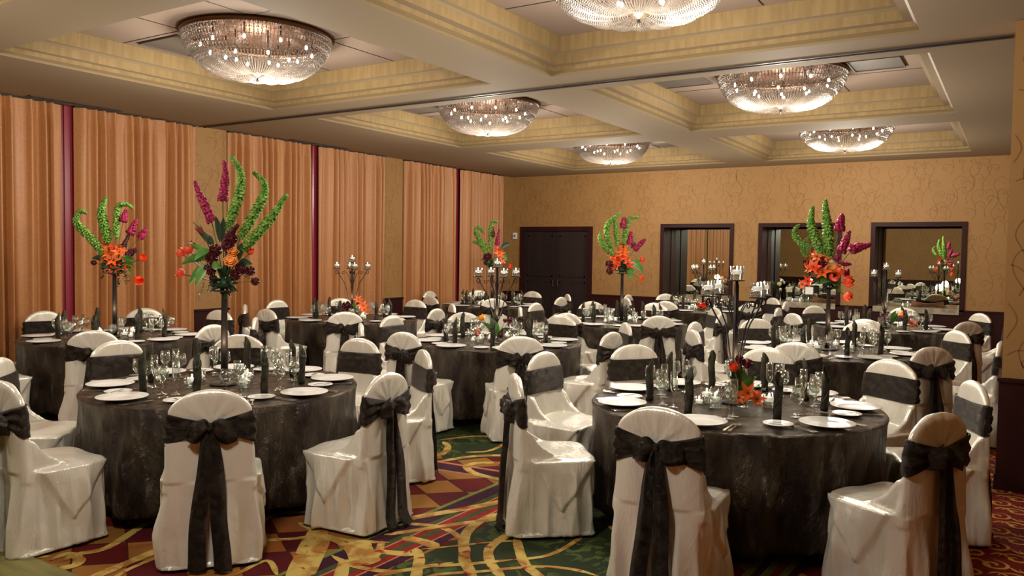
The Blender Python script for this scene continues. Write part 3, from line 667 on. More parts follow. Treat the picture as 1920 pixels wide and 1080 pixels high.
# ------------------------------------------------------------------ chairs
def spow(v, p): return math.copysign(abs(v) ** p, v)
def slab(z):
    """half width, centre y, half thickness of the chair back at height z"""
    u = max(0, z - .85) / .1215
    hw = (.215 + .02 * max(0, (.84 - z)) / .4) * math.sqrt(max(0.0, 1 - min(1, u) ** 1.6 * .999))
    yc = -.245 - .05 * (z - .5); th = .026 + .022 * max(0, (.75 - z)) / .3
    if z > .93: th *= math.sqrt(max(.05, 1 - ((z - .93) / .042) ** 2))
    return hw, yc, th
def ring(hx, yc, hy, z, n=48, p=.35):
    return [(hx * spow(math.cos(2 * PI * i / n), p), yc + hy * spow(math.sin(2 * PI * i / n), p), z) for i in range(n)]
def seated_cover(seed):
    q = MB(); rows = []
    for z in (.018, .12, .25, .38, .45, .472):
        k = 1 - z / .47; hx = .243 + .030 * k; y0 = -.285 - .035 * k; y1 = .205 + .012 * k
        rows.append(ring(hx, (y0 + y1) / 2, (y1 - y0) / 2, z, 56, .22))
    rows.append(ring(.232, -.04, .235, .482, 56, .25)); rows.append(ring(.15, -.04, .16, .492, 56, .4))
    q.grid(rows, True, 0, True, True)
    rows = []
    for k in range(26):
        z = .42 + (.972 - .42) * (1 - (1 - k / 25) ** 1.6) if k < 25 else .972
        hw, yc, th = slab(min(z, .9715)); 
        if z < .56: hw += .012 * (.56 - z) / .14
        rows.append(ring(max(hw, .01), yc, th, z, 48, .5))
    q.grid(rows, True, 0, True, True)
    # draped gusset from back to seat
    v = []
    for sx in (-1, 1):
        xo = .225 * sx; xi = .19 * sx
        pr = [(-.25, .66), (-.205, .64), (-.15, .56), (-.06, .50), (.03, .47), (-.25, .45)]
        n = len(pr); vs = [(xo, a, b) for a, b in pr] + [(xi, a, b) for a, b in pr]
        fs = [tuple(range(n)), tuple(range(2 * n - 1, n - 1, -1))] + [(i, i + n, (i + 1) % n + n, (i + 1) % n) for i in range(n)]
        if sx < 0: fs = [f[::-1] for f in fs]
        q.add(vs, fs)
    me = bpy.data.meshes.new('tmp'); me.from_pydata(q.v, [], q.f); o = bpy.data.objects.new('tmp', me); COL.objects.link(o)
    md = o.modifiers.new('r', 'REMESH'); md.mode = 'VOXEL'; md.voxel_size = .0105
    m2 = o.modifiers.new('s', 'SMOOTH'); m2.factor = .5; m2.iterations = 3
    dg = bpy.context.evaluated_depsgraph_get(); dg.update()
    nm = bpy.data.meshes.new_from_object(o.evaluated_get(dg)); bpy.data.objects.remove(o); bpy.data.meshes.remove(me)
    nm.name = 'chair_cover'
    rnd = random.Random(seed); ph = [rnd.uniform(0, 6.28) for _ in range(8)]
    k = len(nm.vertices); co = np.empty(k * 3); nm.vertices.foreach_get('co', co); co = co.reshape(-1, 3)
    no = np.empty(k * 3); nm.vertices.foreach_get('normal', no); no = no.reshape(-1, 3)
    out = co.copy()
    def tri(py, pz, A, B, C):
        d = []
        for P, Q in ((A, B), (B, C), (C, A)):
            e = (Q[0] - P[0], Q[1] - P[1]); l = math.hypot(*e); d.append(((py - P[0]) * e[1] - (pz - P[1]) * e[0]) / l)
        if all(x > 0 for x in d): return min(d)
        if all(x < 0 for x in d): return min(-x for x in d)
        return 0
    yT = .02 + rnd.uniform(-.05, .05); zT = .19 + rnd.uniform(-.03, .04)
    for i in range(k):
        x, y, z = co[i]; nx, ny, nz = no[i]; side = abs(nz) < .6
        d = 0.0
        if side and z < .47:
            a = math.atan2(x, y + .03); am = min(1, (.48 - z) / .3)
            d += 1.5 * am * (.011 * math.sin(5 * a + ph[0] + 1.5 * z) + .009 * (1 - 2 * abs(math.sin(5.5 * a + ph[1] + z * 1.6))) + .006 * (1 - 2 * abs(math.sin(9.5 * a + ph[2] - z * 2.5))))
            if abs(x) > .2 and abs(nx) > .5:
                g = tri(y, z, (.215, .49), (yT, zT), (-.21, .50)); d += .020 * min(1, g / .008)
            if y > .15 and ny > .5:
                d += .004 * math.sin(x * 30 + z * 22 + ph[3]); d += -.005 if z < .25 else 0
            if y < -.2:
                d += 1.5 * am * (.010 * math.sin(x * 26 + ph[4] + 2 * z) + .008 * (1 - 2 * abs(math.sin(x * 19 + ph[5] + z))))
        if z >= .47 and ny < -.3:
            dx, dz = x, z - .78; r = math.hypot(dx, dz); an = math.atan2(dx, dz)
            if dz > 0: d += .0032 * math.sin(11 * an + ph[5] + 1.6 * math.sin(3 * an + ph[0])) * max(0, 1 - r / .21) ** .5 + .002 * math.sin(24 * an + ph[6]) * max(0, 1 - r / .2)
            else: d += .009 * math.sin(24 * x + ph[4] + 2 * z) * min(1, -dz / .1)
        if z >= .55 and ny > .3: d += .002 * math.sin(x * 40 + ph[7])
        if nz > .6 and z < .6: d += .005 * math.sin(18 * x + 9 * y + ph[3]) * math.sin(10 * y + ph[1])
        if z < .5 and abs(nx) > .5: d += .007 * math.sin(17 * (y * .9 + z * .55) + ph[6]) * min(1, (.5 - z) / .1) * min(1, z / .12)
        d += .003 * mnoise.noise(Vector((x * 9 + seed, y * 9, z * 6)))
        out[i] += no[i] * d
        if out[i][2] < .012: out[i][2] = .012
    nm.vertices.foreach_set('co', out.ravel()); nm.materials.clear(); nm.materials.append(M_satin)
    nm.polygons.foreach_set('use_smooth', [True] * len(nm.polygons)); nm.update()
    return nm
def sash_mesh(seed):
    rnd = random.Random(seed); n = 96; q = MB(); rows = []; ns = 12
    for off in (0.0095,):
        for j in range(ns + 1):
            v = j / ns; row = []
            for i in range(n):
                a = 2 * PI * i / n; sn = math.sin(a); cs = math.cos(a)
                za, zb = .672, .850
                if sn < 0:
                    t_ = 1 - abs(spow(cs, .5)); t_ = t_ ** .9
                    za, zb = za + (.748 - za) * t_, zb + (.793 - zb) * t_
                else:
                    za += .004 * math.sin(3 * a + seed); zb += .004 * math.sin(2 * a + seed)
                z = za + (zb - za) * v; hw, yc, th = slab(z)
                o_ = off + .0042 * math.sin(v * 17 + 2.5 * math.sin(a * 2) + seed) * (1.4 if sn < 0 else .35) + .006 * math.sin(PI * v)
                row.append(((hw + o_) * spow(cs, .5), yc + (th + o_) * spow(sn, .5), z))
            rows.append(row)
    inner = []
    for r in reversed(rows):
        inner.append([(p[0] * .975, -.26 + (p[1] + .26) * .80, p[2]) for p in r])
    q.grid(rows + inner + [rows[0]], True); return q
def bow_loop(sx, seed):
    q = MB(); rows = []; rnd = random.Random(seed); droop = rnd.uniform(.030, .060); ln = rnd.uniform(.095, .125)
    for j in range(13):
        u = j / 12; cx = sx * (.012 + ln * u); cz = .776 - droop * u; cyy = -.305 - .022 * math.sin(PI * min(1, u * 1.1))
        hh = .012 + .046 * math.sin(PI * min(1, u ** .75 * .86)) ** .8; th = .006 + .024 * math.sin(PI * min(1, u ** .8 * .93)) ** .7
        row = []
        for i in range(20):
            a = 2 * PI * i / 20; k = 1 + .17 * math.sin(5 * a + seed) * (1 - u * .5) + .10 * math.sin(9 * a + seed * 2 + u * 2)
            row.append((cx + .008 * math.sin(3 * a), cyy + th * k * math.sin(a), cz + hh * k * math.cos(a)))
        rows.append(row)
    q.grid(rows, True, 0, True, True); return q
def tail_mesh(sx, seed):
    rnd = random.Random(seed); spread = rnd.uniform(.046, .062); ph = rnd.uniform(0, 6); endz = rnd.uniform(.012, .03)
    q = MB(); fr, bk = [], []; n = 26; foot = rnd.uniform(.0, .05)
    for j in range(n + 1):
        u = j / n; z = .76 - (.76 - endz) * min(1, u * 1.02)
        wd = .016 + .021 * min(1, u * 2.2) ** .7 + .009 * u; cx = sx * (.012 + spread * u ** .7)
        hw, yc, th = slab(max(z, .5)); ybk = (yc - th) if z > .5 else -.293 - .034 * (1 - z / .5)
        yb = ybk - .028 - .016 * math.sin(PI * u) - (foot * max(0, u - .9) * 10)
        ra, rb = [], []
        for i in range(9):
            v = i / 8 - .5; yy = yb + .007 * math.cos(v * 7 + ph + u * 2) - .010 * math.cos(v * PI * 2)
            xx = cx + v * 2 * wd + .005 * math.sin(u * 9 + ph)
            ra.append((xx, yy, z + .006 * math.sin(v * 9 + ph) * u)); rb.append((xx, yy - .003, z + .006 * math.sin(v * 9 + ph) * u))
        fr.append(ra); bk.append(rb)
    rows = [a + b[::-1] for a, b in zip(fr, bk)]
    q.grid(rows, True, 0, True, True); return q
covers = [seated_cover(k) for k in (1, 2, 3)]
chair_protos = []
for k in range(3):
    r = empty('banquet_chair', (0, 0, 0), 0, 'x', 'chair')
    ob('chair_cover', covers[k], r)
    for x in (-.2, .2):
        for y in (-.24, .19):
            q = MB(); q.tube([(x, y, 0), (x, y, .1)], .011, 8); q.build('leg', M_iron, r)
    sb = sash_mesh(k * 2.3).build('sash', M_sash, r)
    q = MB(); q.ell((0, -.315, .772), (.019, .02, .026), 12, 7); q.build('knot', M_sash, sb)
    bow_loop(-1, k * 3 + 1).build('bow_loop', M_sash, sb); bow_loop(1, k * 3 + 2).build('bow_loop', M_sash, sb)
    tail_mesh(-1, k * 5 + 1).build('sash_tail', M_sash, sb); tail_mesh(1, k * 5 + 3).build('sash_tail', M_sash, sb)
    chair_protos.append(r)
used_protos = set()

TABLES = {
 'T1': dict(p=(-4.73, 3.70), name='front left table', ch=[-92, -41, 3, 52, 92, 137, 177, -137]),
 'T2': dict(p=(-1.54, 5.18), name='front right table', ch=[-88, -31, 22, (61, 1.58), (97, 1.58), (138, 1.58), (175, 1.52), -139]),
 'T3': dict(p=(-8.19, 5.0), name='nearest curtain side table', ch=[-38, 6, 45, 95, 135, 180, -135, -90]),
 'T4': dict(p=(-7.97, 8.40), name='second curtain side table', ch=[-133, -94, -176, (-50, 1.49), 141, 91, 3, 47]),
 'T5': dict(p=(-4.76, 7.25), name='middle candelabra table', ch=[-178, -94, 140, -48, 90, -6, 40, -136]),
 'T6': dict(p=(-8.15, 12.25), name='far corner table', ch=[-180, -103, -55, 0, 45, 90, 135]),
 'T7': dict(p=(-4.74, 10.45), name='far middle flower table', ch=[178, -143, -94, -47, 134, 93, 0, 45]),
 'T8': dict(p=(-1.65, 8.78), name='right side flower table', ch=[178, -141, 135, -90, 86, (-45, 1.49), 38, (-3, 1.55)]),
 'T9': dict(p=(-1.54, 12.15), name='far right candelabra table', ch=[180, -133, 141, -91, 87, -43, 39, 0]),
 'T10': dict(p=(-4.75, 13.95), name='back wall candelabra table', ch=[180, -136, 138, -95, -40, 48, 0]),
}
SECT = {135: 'far', 90: 'far right', 45: 'right', 0: 'near right', -45: 'near', -90: 'near left', -135: 'left', 180: 'far left'}
def sect(a):
    return SECT[min(SECT, key=lambda k: abs(((a - k + 180) % 360) - 180))]
ci = 0; rr = random.Random(5)
def put_chair(x, y, rz, label, group):
    global ci
    k = ci % 3; ci += 1
    if k not in used_protos: c = chair_protos[k]; used_protos.add(k)
    else: c = clone(chair_protos[k])
    c.location = (x, y, 0); c.rotation_euler = (0, 0, rz); c['label'] = label; c['group'] = group
    return c
for tn, T in TABLES.items():
    T['seats'] = []
    for a in T['ch']:
        r_ = 1.45
        if isinstance(a, tuple): a, r_ = a
        T['seats'].append(a); d = (math.cos(math.radians(a)), math.sin(math.radians(a))); rs = r_ - .272
        sc = sect(a); look = 'bow side towards the camera' if sc.startswith('near') or sc == 'near' else ('plain sash front visible' if sc.startswith('far') else 'seen side on')
        put_chair(T['p'][0] + d[0] * rs, T['p'][1] + d[1] * rs, math.radians(a + 90) + rr.uniform(-.035, .035),
                  'satin covered chair, %s, %s seat of %s' % (look, sc, T['name']), 'chairs around the ' + T['name'])
put_chair(.32, 9.35, math.radians(78), 'spare satin covered chair with dark bow, half hidden behind the wall pier', 'spare chair')

# ------------------------------------------------------------------ tables
def tablecloth(seed):
    rnd = random.Random(seed); n = 216; q = MB(); R0 = .915; rows = []
    ph = [rnd.uniform(0, 6.28) for _ in range(6)]; nf = rnd.choice([9, 10, 11])
    def fold(a):
        return .5 * math.sin(nf * a + ph[0] + .8 * math.sin(2 * a + ph[1])) + .3 * math.sin((nf * 2 - 3) * a + ph[2]) + .3 * math.sin(7 * a + ph[3])
    for rr_ in (.0, .15, .35, .55, .75, .86): 
        rows.append([(max(rr_, .001) * math.cos(2 * PI * i / n), max(rr_, .001) * math.sin(2 * PI * i / n), .76 + .0015 * math.sin(40 * rr_ + i * .3) * (rr_ > .1)) for i in range(n)])
    for dr, z in ((-.012, .76), (0, .757), (.008, .747)):
        rows.append([((R0 + dr) * math.cos(2 * PI * i / n), (R0 + dr) * math.sin(2 * PI * i / n), z) for i in range(n)])
    for k in range(1, 19):
        u = k / 18; z = .745 - (.745 - .085) * u; row = []
        for i in range(n):
            a = 2 * PI * i / n; r_ = R0 + .002 - .030 * u + .064 * u ** .8 * fold(a) * min(1, u * 2.0) + .008 * min(1, u * 3) * (1 - 2 * abs(math.sin(13 * a + ph[4] + u * 2))) + .004 * mnoise.noise(Vector((math.cos(a) * 9, math.sin(a) * 9, z * 9 + seed)))
            r_ = min(r_, .952)
            row.append((r_ * math.cos(a), r_ * math.sin(a), z + .012 * fold(a + .3) * (u > .99)))
        rows.append(row)
    ins = [(p[0] * .995, p[1] * .995, p[2]) for p in rows[-1]]; ins2 = [(p[0] * .9, p[1] * .9, p[2] + .2) for p in rows[-1]]
    q.grid(rows + [ins, ins2], True, 0, True, False); return q
base_q = MB(); base_q.lathe([(.001, .75), (.89, .75), (.89, .73), (.001, .73)], 48); base_top = None
for i, (tn, T) in enumerate(TABLES.items()):
    x, y = T['p']
    e = empty('banquet_table', (x, y, 0), 0, 'round banquet table hidden under the cloth of the ' + T['name'], 'table', 'round banquet tables')
    if base_top is None:
        base_top = base_q.build('tabletop', M_wood, e).data
        q = MB(); q.tube([(.45, .45, 0), (.45, .45, .73)], .018, 8); leg0 = q.build('leg', M_iron, e).data; start = 1
    else: ob('tabletop', base_top, e); start = 0
    for k in range(start, 4):
        l_ = ob('leg', leg0, e); l_.rotation_euler = (0, 0, k * PI / 2)
    c = tablecloth(i + 3).build('tablecloth', M_cloth, None, True, (x, y, 0))
    tag(c, 'dark crushed brown cloth draped to the floor over the ' + T['name'], 'tablecloth', 'dark round tablecloths')

# ------------------------------------------------------------------ tableware prototypes (mesh data)
ZT = .7635
def mesh_of(q, name, mats, smooth=True):
    o = q.build(name, mats, None, smooth); me = o.data; bpy.data.objects.remove(o); return me
q = MB(); q.lathe([(.001, .004), (.085, .003), (.088, .0), (.092, .0), (.152, .019), (.155, .021), (.154, .023), (.100, .009), (.088, .007), (.001, .007)], 48, cap0=False, cap1=False); me_plate = mesh_of(q, 'dinner_plate', M_china)
q = MB(); q.lathe([(.001, .003), (.05, .0), (.055, .0), (.084, .011), (.0865, .013), (.085, .015), (.056, .006), (.001, .005)], 36, cap0=False, cap1=False); me_bread = mesh_of(q, 'bread_plate', M_china)
def wine(h, rb, rf, rt, bowl_h, rmax):
    q = MB(); b0 = h - bowl_h
    out = [(.001, .0), (rf, .0), (rf, .002), (.012, .006), (.004, .014), (.0036, b0 * .6), (.0045, b0 - .008), (rb * .55, b0 + .004), (rmax * .93, b0 + bowl_h * .28), (rmax, b0 + bowl_h * .5), (rt, h)]
    q.lathe(out + [(rt - .0012, h), (rmax - .0014, b0 + bowl_h * .5), (rmax * .90, b0 + bowl_h * .28), (rb * .4, b0 + .009), (.001, b0 + .006)], 18, cap0=True, cap1=False); return q
me_goblet = mesh_of(wine(.175, .03, .034, .034, .095, .041), 'water_goblet', M_glass)
me_wine = mesh_of(wine(.205, .026, .034, .029, .10, .036), 'wine_glass', M_glass)
me_flute = mesh_of(wine(.225, .016, .031, .022, .145, .0245), 'champagne_flute', M_glass)
def napkin(seed):
    q = MB(); rows = []; n = 22; rnd = random.Random(seed)
    for j in range(13):
        u = j / 12; row = []
        for i in range(n):
            a = 2 * PI * i / n; sp = .0035 * math.sin(a * 1 + u * 5) + .002 * math.sin(3 * a + u * 9)
            r_ = .0235 + sp; top = .245 + .04 * math.cos(a)
            row.append((r_ * math.cos(a), r_ * math.sin(a), top * u if u > 0 else 0))
        rows.append(row)
    ins = [(p[0] * .72, p[1] * .72, p[2] - .002) for p in rows[-1]]; ins2 = [(p[0] * .5, p[1] * .5, p[2] - .06) for p in rows[-1]]
    q.grid(rows + [ins, ins2], True, 0, True, True)
    # overlapping diagonal fold
    st = []
    for j in range(16):
        u = j / 15; a = 5.2 * u + .5; st.append((.026 * math.cos(a), .026 * math.sin(a), .012 + .235 * u))
    q.tube(st, .0032, 5); return q
me_nap = [mesh_of(napkin(k), 'folded_napkin', M_napkin) for k in range(2)]
def cutlery(kind):
    q = MB()
    if kind == 'fork':
        q.box(-.004, .004, -.1, .03, .002, .005); q.box(-.011, .011, .03, .05, .003, .006)
        for k in (-.0095, -.003, .0035, .0095): q.box(k - .0015, k + .0015, .05, .095, .003, .006)
        q.box(-.008, .008, -.105, -.07, .002, .0055)
    elif kind == 'knife':
        q.box(-.007, .007, -.11, 0, .001, .006); q.box(-.008, .007, 0, .09, .002, .004); q.add([(-.008, .09, .002), (.007, .09, .002), (.004, .115, .002), (-.008, .09, .004), (.007, .09, .004), (.004, .115, .004)], [(0, 2, 1), (3, 4, 5), (0, 1, 4, 3), (1, 2, 5, 4), (2, 0, 3, 5)])
    else:
        q.box(-.004, .004, -.1, .04, .002, .005); q.ell((0, .065, .006), (.018, .03, .004), 12, 5); q.box(-.008, .008, -.105, -.07, .002, .0055)
    return q
me_fork = mesh_of(cutlery('fork'), 'fork', M_steel, False); me_knife = mesh_of(cutlery('knife'), 'dinner_knife', M_steel, False); me_spoon = mesh_of(cutlery('spoon'), 'spoon', M_steel, False)
q = MB(); q.box(-.006, .006, -.07, 0, .0, .004); q.box(-.008, .007, 0, .07, .0, .003); me_butter = mesh_of(q, 'butter_knife', M_steel, False)
def put(name, me, x, y, z, rz, label, cat, group):
    o = ob(name, me, None, (x, y, z)); o.rotation_euler = (0, 0, rz); tag(o, label, cat, group); return o
rs = random.Random(12)
for tn, T in TABLES.items():
    cx, cyy = T['p']; nm = T['name']; near = tn in ('T1', 'T2'); mid = tn in ('T3', 'T5', 'T8')
    seats = T['seats'] + ([-141] if tn == 'T6' else []) + ([90] if tn == 'T10' else [])
    for k, a in enumerate(seats):
        if tn in ('T1', 'T2', 'T5'): pass
        ar = math.radians(a); d = (math.cos(ar), math.sin(ar)); rt = (-d[1], d[0]); sc = sect(a)
        def P(r_, l_): return cx + d[0] * r_ + rt[0] * l_, cyy + d[1] * r_ + rt[1] * l_
        j = lambda: rs.uniform(-.012, .012)
        at_ = 'at the %s seat of the %s' % (sc, nm)
        x, y = P(.752, j()); put('dinner_plate', me_plate, x, y, ZT, 0, 'white dinner plate ' + at_, 'plate', 'dinner plates')
        x, y = P(.635 + j(), -.245); put('bread_plate', me_bread, x, y, ZT, 0, 'small white bread plate ' + at_, 'plate', 'bread plates')
        x, y = P(.53 + j(), -.13 + j()); put('folded_napkin', me_nap[k % 2], x, y, ZT, ar + 2.5 + j() * 30, 'dark napkin rolled upright ' + at_, 'napkin', 'rolled napkins')
        x, y = P(.50 + j(), .03 + j()); put('water_goblet', me_goblet, x, y, ZT, 0, 'water goblet ' + at_, 'glass', 'water goblets')
        x, y = P(.545 + j(), .125 + j()); put('wine_glass', me_wine, x, y, ZT, 0, 'wine glass ' + at_, 'glass', 'wine glasses')
        if near or mid or k % 2 == 0:
            x, y = P(.445 + j(), .105 + j()); put('champagne_flute', me_flute, x, y, ZT, 0, 'champagne flute ' + at_, 'glass', 'champagne flutes')
        rzc = ar + PI / 2
        if near or mid:
            x, y = P(.765, -.185); put('fork', me_fork, x, y, ZT, rzc, 'dinner fork ' + at_, 'fork', 'forks')
            x, y = P(.765, .178); put('dinner_knife', me_knife, x, y, ZT, rzc, 'dinner knife ' + at_, 'knife', 'dinner knives')
        if near:
            x, y = P(.76, -.213); put('fork', me_fork, x, y, ZT, rzc + .03, 'outer salad fork ' + at_, 'fork', 'forks')
            x, y = P(.76, .205); put('spoon', me_spoon, x, y, ZT, rzc, 'spoon ' + at_, 'spoon', 'spoons')
            x, y = P(.65, -.235); put('butter_knife', me_butter, x, y, ZT + .0135, rzc + .5, 'butter knife ' + at_, 'knife', 'butter knives')
# ------------------------------------------------------------------ candles
def candle_proto(name, r, h, tall):
    e = empty(name, (0, 0, 0), 0, 'x', 'candle holder')
    q = MB(); q.lathe([(.001, 0), (r * .96, 0), (r, .004), (r, h), (r - .002, h), (r - .002, .008), (.001, .007)], 18, cap1=False); q.build('glass_cup', M_glass2, e)
    zc = h * (.42 if tall else .12)
    if tall:
        q = MB(); q.lathe([(.001, .009), (r - .004, .009), (r - .004, zc), (.001, zc)], 18, cap0=False, cap1=False); q.build('water', M_glass, e)
    q = MB(); q.lathe([(.001, zc), (r * .55, zc), (r * .74, zc + .010), (r * .74, zc + h * .27), (r * .6, zc + h * .33), (.001, zc + h * .34)], 16, cap0=False, cap1=False); c = q.build('candle', M_wax, e)
    q = MB(); q.ell((0, 0, zc + h * .34 + .013), (.0055, .0055, .013), 8, 6); q.build('flame', M_flame, c)
    return e
cp_small = candle_proto('votive_candle', .033, .060, False); cp_tall = candle_proto('floating_candle', .042, .088, True)
first_used = {}
def put_candle(proto, x, y, z, label, group):
    if proto.name not in first_used: first_used[proto.name] = 1; c = proto
    else: c = clone(proto)
    c.location = (x, y, z); c.rotation_euler = (0, 0, rs.uniform(0, 6)); c['label'] = label; c['group'] = group
VR = Vector((.8457, .5335, 0)).normalized(); VF = Vector((-.5335, .8457, 0)).normalized()
CSPOT = [(-.24, -.05, 's', 'left end'), (-.13, .02, 't', 'left middle'), (-.16, -.15, 't', 'near left'), (.18, -.13, 't', 'near right'), (.17, -.03, 's', 'right end'), (.13, .13, 't', 'far right'), (-.07, .16, 's', 'far left')]
for tn, T in TABLES.items():
    cx, cyy = T['p']
    for k, (a, b, kd, wh) in enumerate(CSPOT):
        f_ = max(1, .175 / math.hypot(a, b)); a *= f_; b *= f_
        p = VR * (a + rs.uniform(-.015, .015)) + VF * (b + rs.uniform(-.015, .015))
        put_candle(cp_small if kd == 's' else cp_tall, cx + p.x, cyy + p.y, ZT, '%s glass candle at the %s of the centre cluster, %s' % ('low' if kd == 's' else 'floating', wh, T['name']), 'candles on the ' + T['name'])
    l = bpy.data.lights.new('candle_glow', 'POINT'); l.energy = 5; l.color = (1, .72, .46); l.shadow_soft_size = .08
    lo = bpy.data.objects.new('candle_glow', l); COL.objects.link(lo); lo.location = (cx + .02, cyy - .02, ZT + .30)

# ------------------------------------------------------------------ candelabra
def arm_pts(out_r, z0, z1):
    # from the foot of the pole outward and up, then a scroll under the plate
    pts = [(.018, 0, z0), (.055, 0, z0 + .10), (.10, 0, z0 + .27), (.15, 0, z1 - .13), (.195, 0, z1 - .055), (out_r, 0, z1 - .018)]
    for k in range(1, 9):
        a = PI / 2 - k * .78; r_ = .030 * (1 - k * .085); pts.append((out_r + r_ * math.cos(a), 0, z1 - .046 + r_ * math.sin(a)))
    return catmull(pts, 3)
def make_candelabra():
    e = empty('candelabra', (0, 0, 0), 0, 'x', 'candelabra', 'black iron candelabras')
    q = MB(); q.lathe([(.001, 0), (.085, 0), (.085, .008), (.03, .02), (.022, .05), (.022, .1)], 20, cap1=True); q.build('base', M_iron, e)
    q = MB()
    for k in range(4):
        a = PI / 4 + k * PI / 2; q.tube([(.013 * math.cos(a), .013 * math.sin(a), .05), (.009 * math.cos(a), .009 * math.sin(a), .775)], .006, 6)
    q.tube([(0, 0, .05), (0, 0, .80)], .011, 8); q.build('pole', M_iron, e)
    q = MB(); q.lathe([(.001, .795), (.05, .797), (.055, .803), (.001, .803)], 20); q.build('candle_plate', M_iron, e)
    for k in range(4):
        a = k * PI / 2; c, s_ = math.cos(a), math.sin(a)
        P = arm_pts(.205, .22, .70); q = MB(); q.tube([(p.x * c, p.x * s_, p.z) for p in P], .0052, 6)
        sm = catmull([(.02, 0, .5), (.05, 0, .60), (.09, 0, .655), (.125, 0, .665)] + [(.125 + .022 * math.cos(PI / 2 - j * .8) * (1 - j * .09), 0, .643 + .022 * math.sin(PI / 2 - j * .8) * (1 - j * .09)) for j in range(1, 8)], 3)
        q.tube([(p.x * c, p.x * s_, p.z) for p in sm], .004, 5)
        ar = q.build('arm', M_iron, e)
        q = MB(); q.lathe([(.001, .694), (.048, .697), (.052, .704), (.001, .704)], 20, (.215 * c, .215 * s_, 0)); q.build('candle_plate', M_iron, ar)
    return e
cproto = None
cl2 = {'T2': 'black iron candelabra with four scrolled arms on the front right table', 'T4': 'black iron candelabra by the curtains on the second curtain side table',
       'T5': 'black iron candelabra in the middle of the room, in front of the dark door', 'T9': 'black iron candelabra before the right mirrored niche, far right table',
       'T10': 'black iron candelabra before the left mirrored niche, back wall table'}
for tn in ('T2', 'T4', 'T5', 'T9', 'T10'):
    cx, cyy = TABLES[tn]['p']
    if cproto is None: cproto = make_candelabra(); c = cproto
    else: c = clone(cproto)
    rot = math.radians(32.2 + 20); c.location = (cx, cyy, ZT); c.rotation_euler = (0, 0, rot); c['label'] = cl2[tn]
    put_candle(cp_tall, cx, cyy, ZT + .804, 'floating candle glass on the top plate of the candelabra, ' + TABLES[tn]['name'], 'candelabra candles')
    for k, wh in enumerate(('right', 'far', 'left', 'near')):
        a = rot + k * PI / 2; put_candle(cp_tall, cx + .215 * math.cos(a), cyy + .215 * math.sin(a), ZT + .705, 'floating candle glass on the %s arm of the candelabra, %s' % (wh, TABLES[tn]['name']), 'candelabra candles')

# ------------------------------------------------------------------ flowers
frnd = random.Random(21)
def frame(t):
    t = Vector(t).normalized(); a = Vector((0, 0, 1)) if abs(t.z) < .9 else Vector((1, 0, 0)); u = t.cross(a).normalized(); return t, u, t.cross(u)
def f_bell(q, pts, r=.034):
    P = catmull(pts, 10); n = len(P); q.tube(P, [.004] * n, 5, 1)
    L_ = 0; nxt = .0; tot = sum((P[i + 1] - P[i]).length for i in range(n - 1)); ang = 0
    for i in range(n - 1):
        seg = (P[i + 1] - P[i]).length
        while nxt <= L_ + seg:
            f = (nxt - L_) / seg; c = P[i].lerp(P[i + 1], f); t, u, v = frame(P[i + 1] - P[i]); fr = nxt / tot
            rr_ = r * (1 - .6 * max(0, fr - .55) / .45) * (.75 + .25 * min(1, fr * 5))
            ang += .5
            for k in range(5):
                a = ang + 2 * PI * k / 5 + frnd.uniform(-.2, .2); d = (u * math.cos(a) + v * math.sin(a)); ax = (d * .8 + t * .6).normalized()
                _, e1, e2 = frame(ax); b = c + d * rr_ * .25; cr = rr_ * .62
                vs = [b] + [b + ax * rr_ * .95 + (e1 * math.cos(2 * PI * m / 5) + e2 * math.sin(2 * PI * m / 5)) * cr * frnd.uniform(.8, 1.2) for m in range(5)] + [b + ax * rr_ * .35]
                q.add(vs, [(0, 1 + m, 1 + (m + 1) % 5) for m in range(5)] + [(6, 1 + (m + 1) % 5, 1 + m) for m in range(5)], 0)
            nxt += rr_ * .74
        L_ += seg
def f_spike(q, pts, r=.026, start=.0):
    P = catmull(pts, 10); n = len(P); q.tube(P, [.0035] * n, 5, 1); i0 = int(n * start)
    tot = n - i0
    for i in range(i0, n):
        t, u, v = frame(P[min(i + 1, n - 1)] - P[max(i - 1, 0)]); fr = (i - i0) / tot; rr_ = r * (1.05 - .75 * fr ** 1.5)
        for k in range(6):
            a = i * .9 + 2 * PI * k / 6; d = u * math.cos(a) + v * math.sin(a); c = P[i] + d * rr_ * .62 + t * frnd.uniform(-.006, .006); _, e1, e2 = frame(d)
            vs = [P[i] + d * .004] + [c + (e1 * math.cos(2 * PI * m / 4 + a) + e2 * math.sin(2 * PI * m / 4 + a)) * rr_ * .5 + d * rr_ * frnd.uniform(.0, .45) for m in range(4)] + [c + d * rr_ * .12]
            q.add(vs, [(0, 1 + m, 1 + (m + 1) % 4) for m in range(4)] + [(5, 1 + (m + 1) % 4, 1 + m) for m in range(4)], 0)
def petal(q, c, d, up, ln, wd, curl=.4, mi=0, n=5):
    d = Vector(d).normalized(); up = Vector(up).normalized(); sdv = d.cross(up).normalized(); rows = []
    for i in range(n + 1):
        u = i / n; w_ = wd * math.sin(PI * min(.97, u ** .75 * .95 + .04)); cc = Vector(c) + d * ln * u + up * ln * curl * (u * u if curl > 0 else u * u)
        rows.append([tuple(cc - sdv * w_ + up * w_ * .3), tuple(cc), tuple(cc + sdv * w_ + up * w_ * .3)])
    q.grid(rows, False, mi)
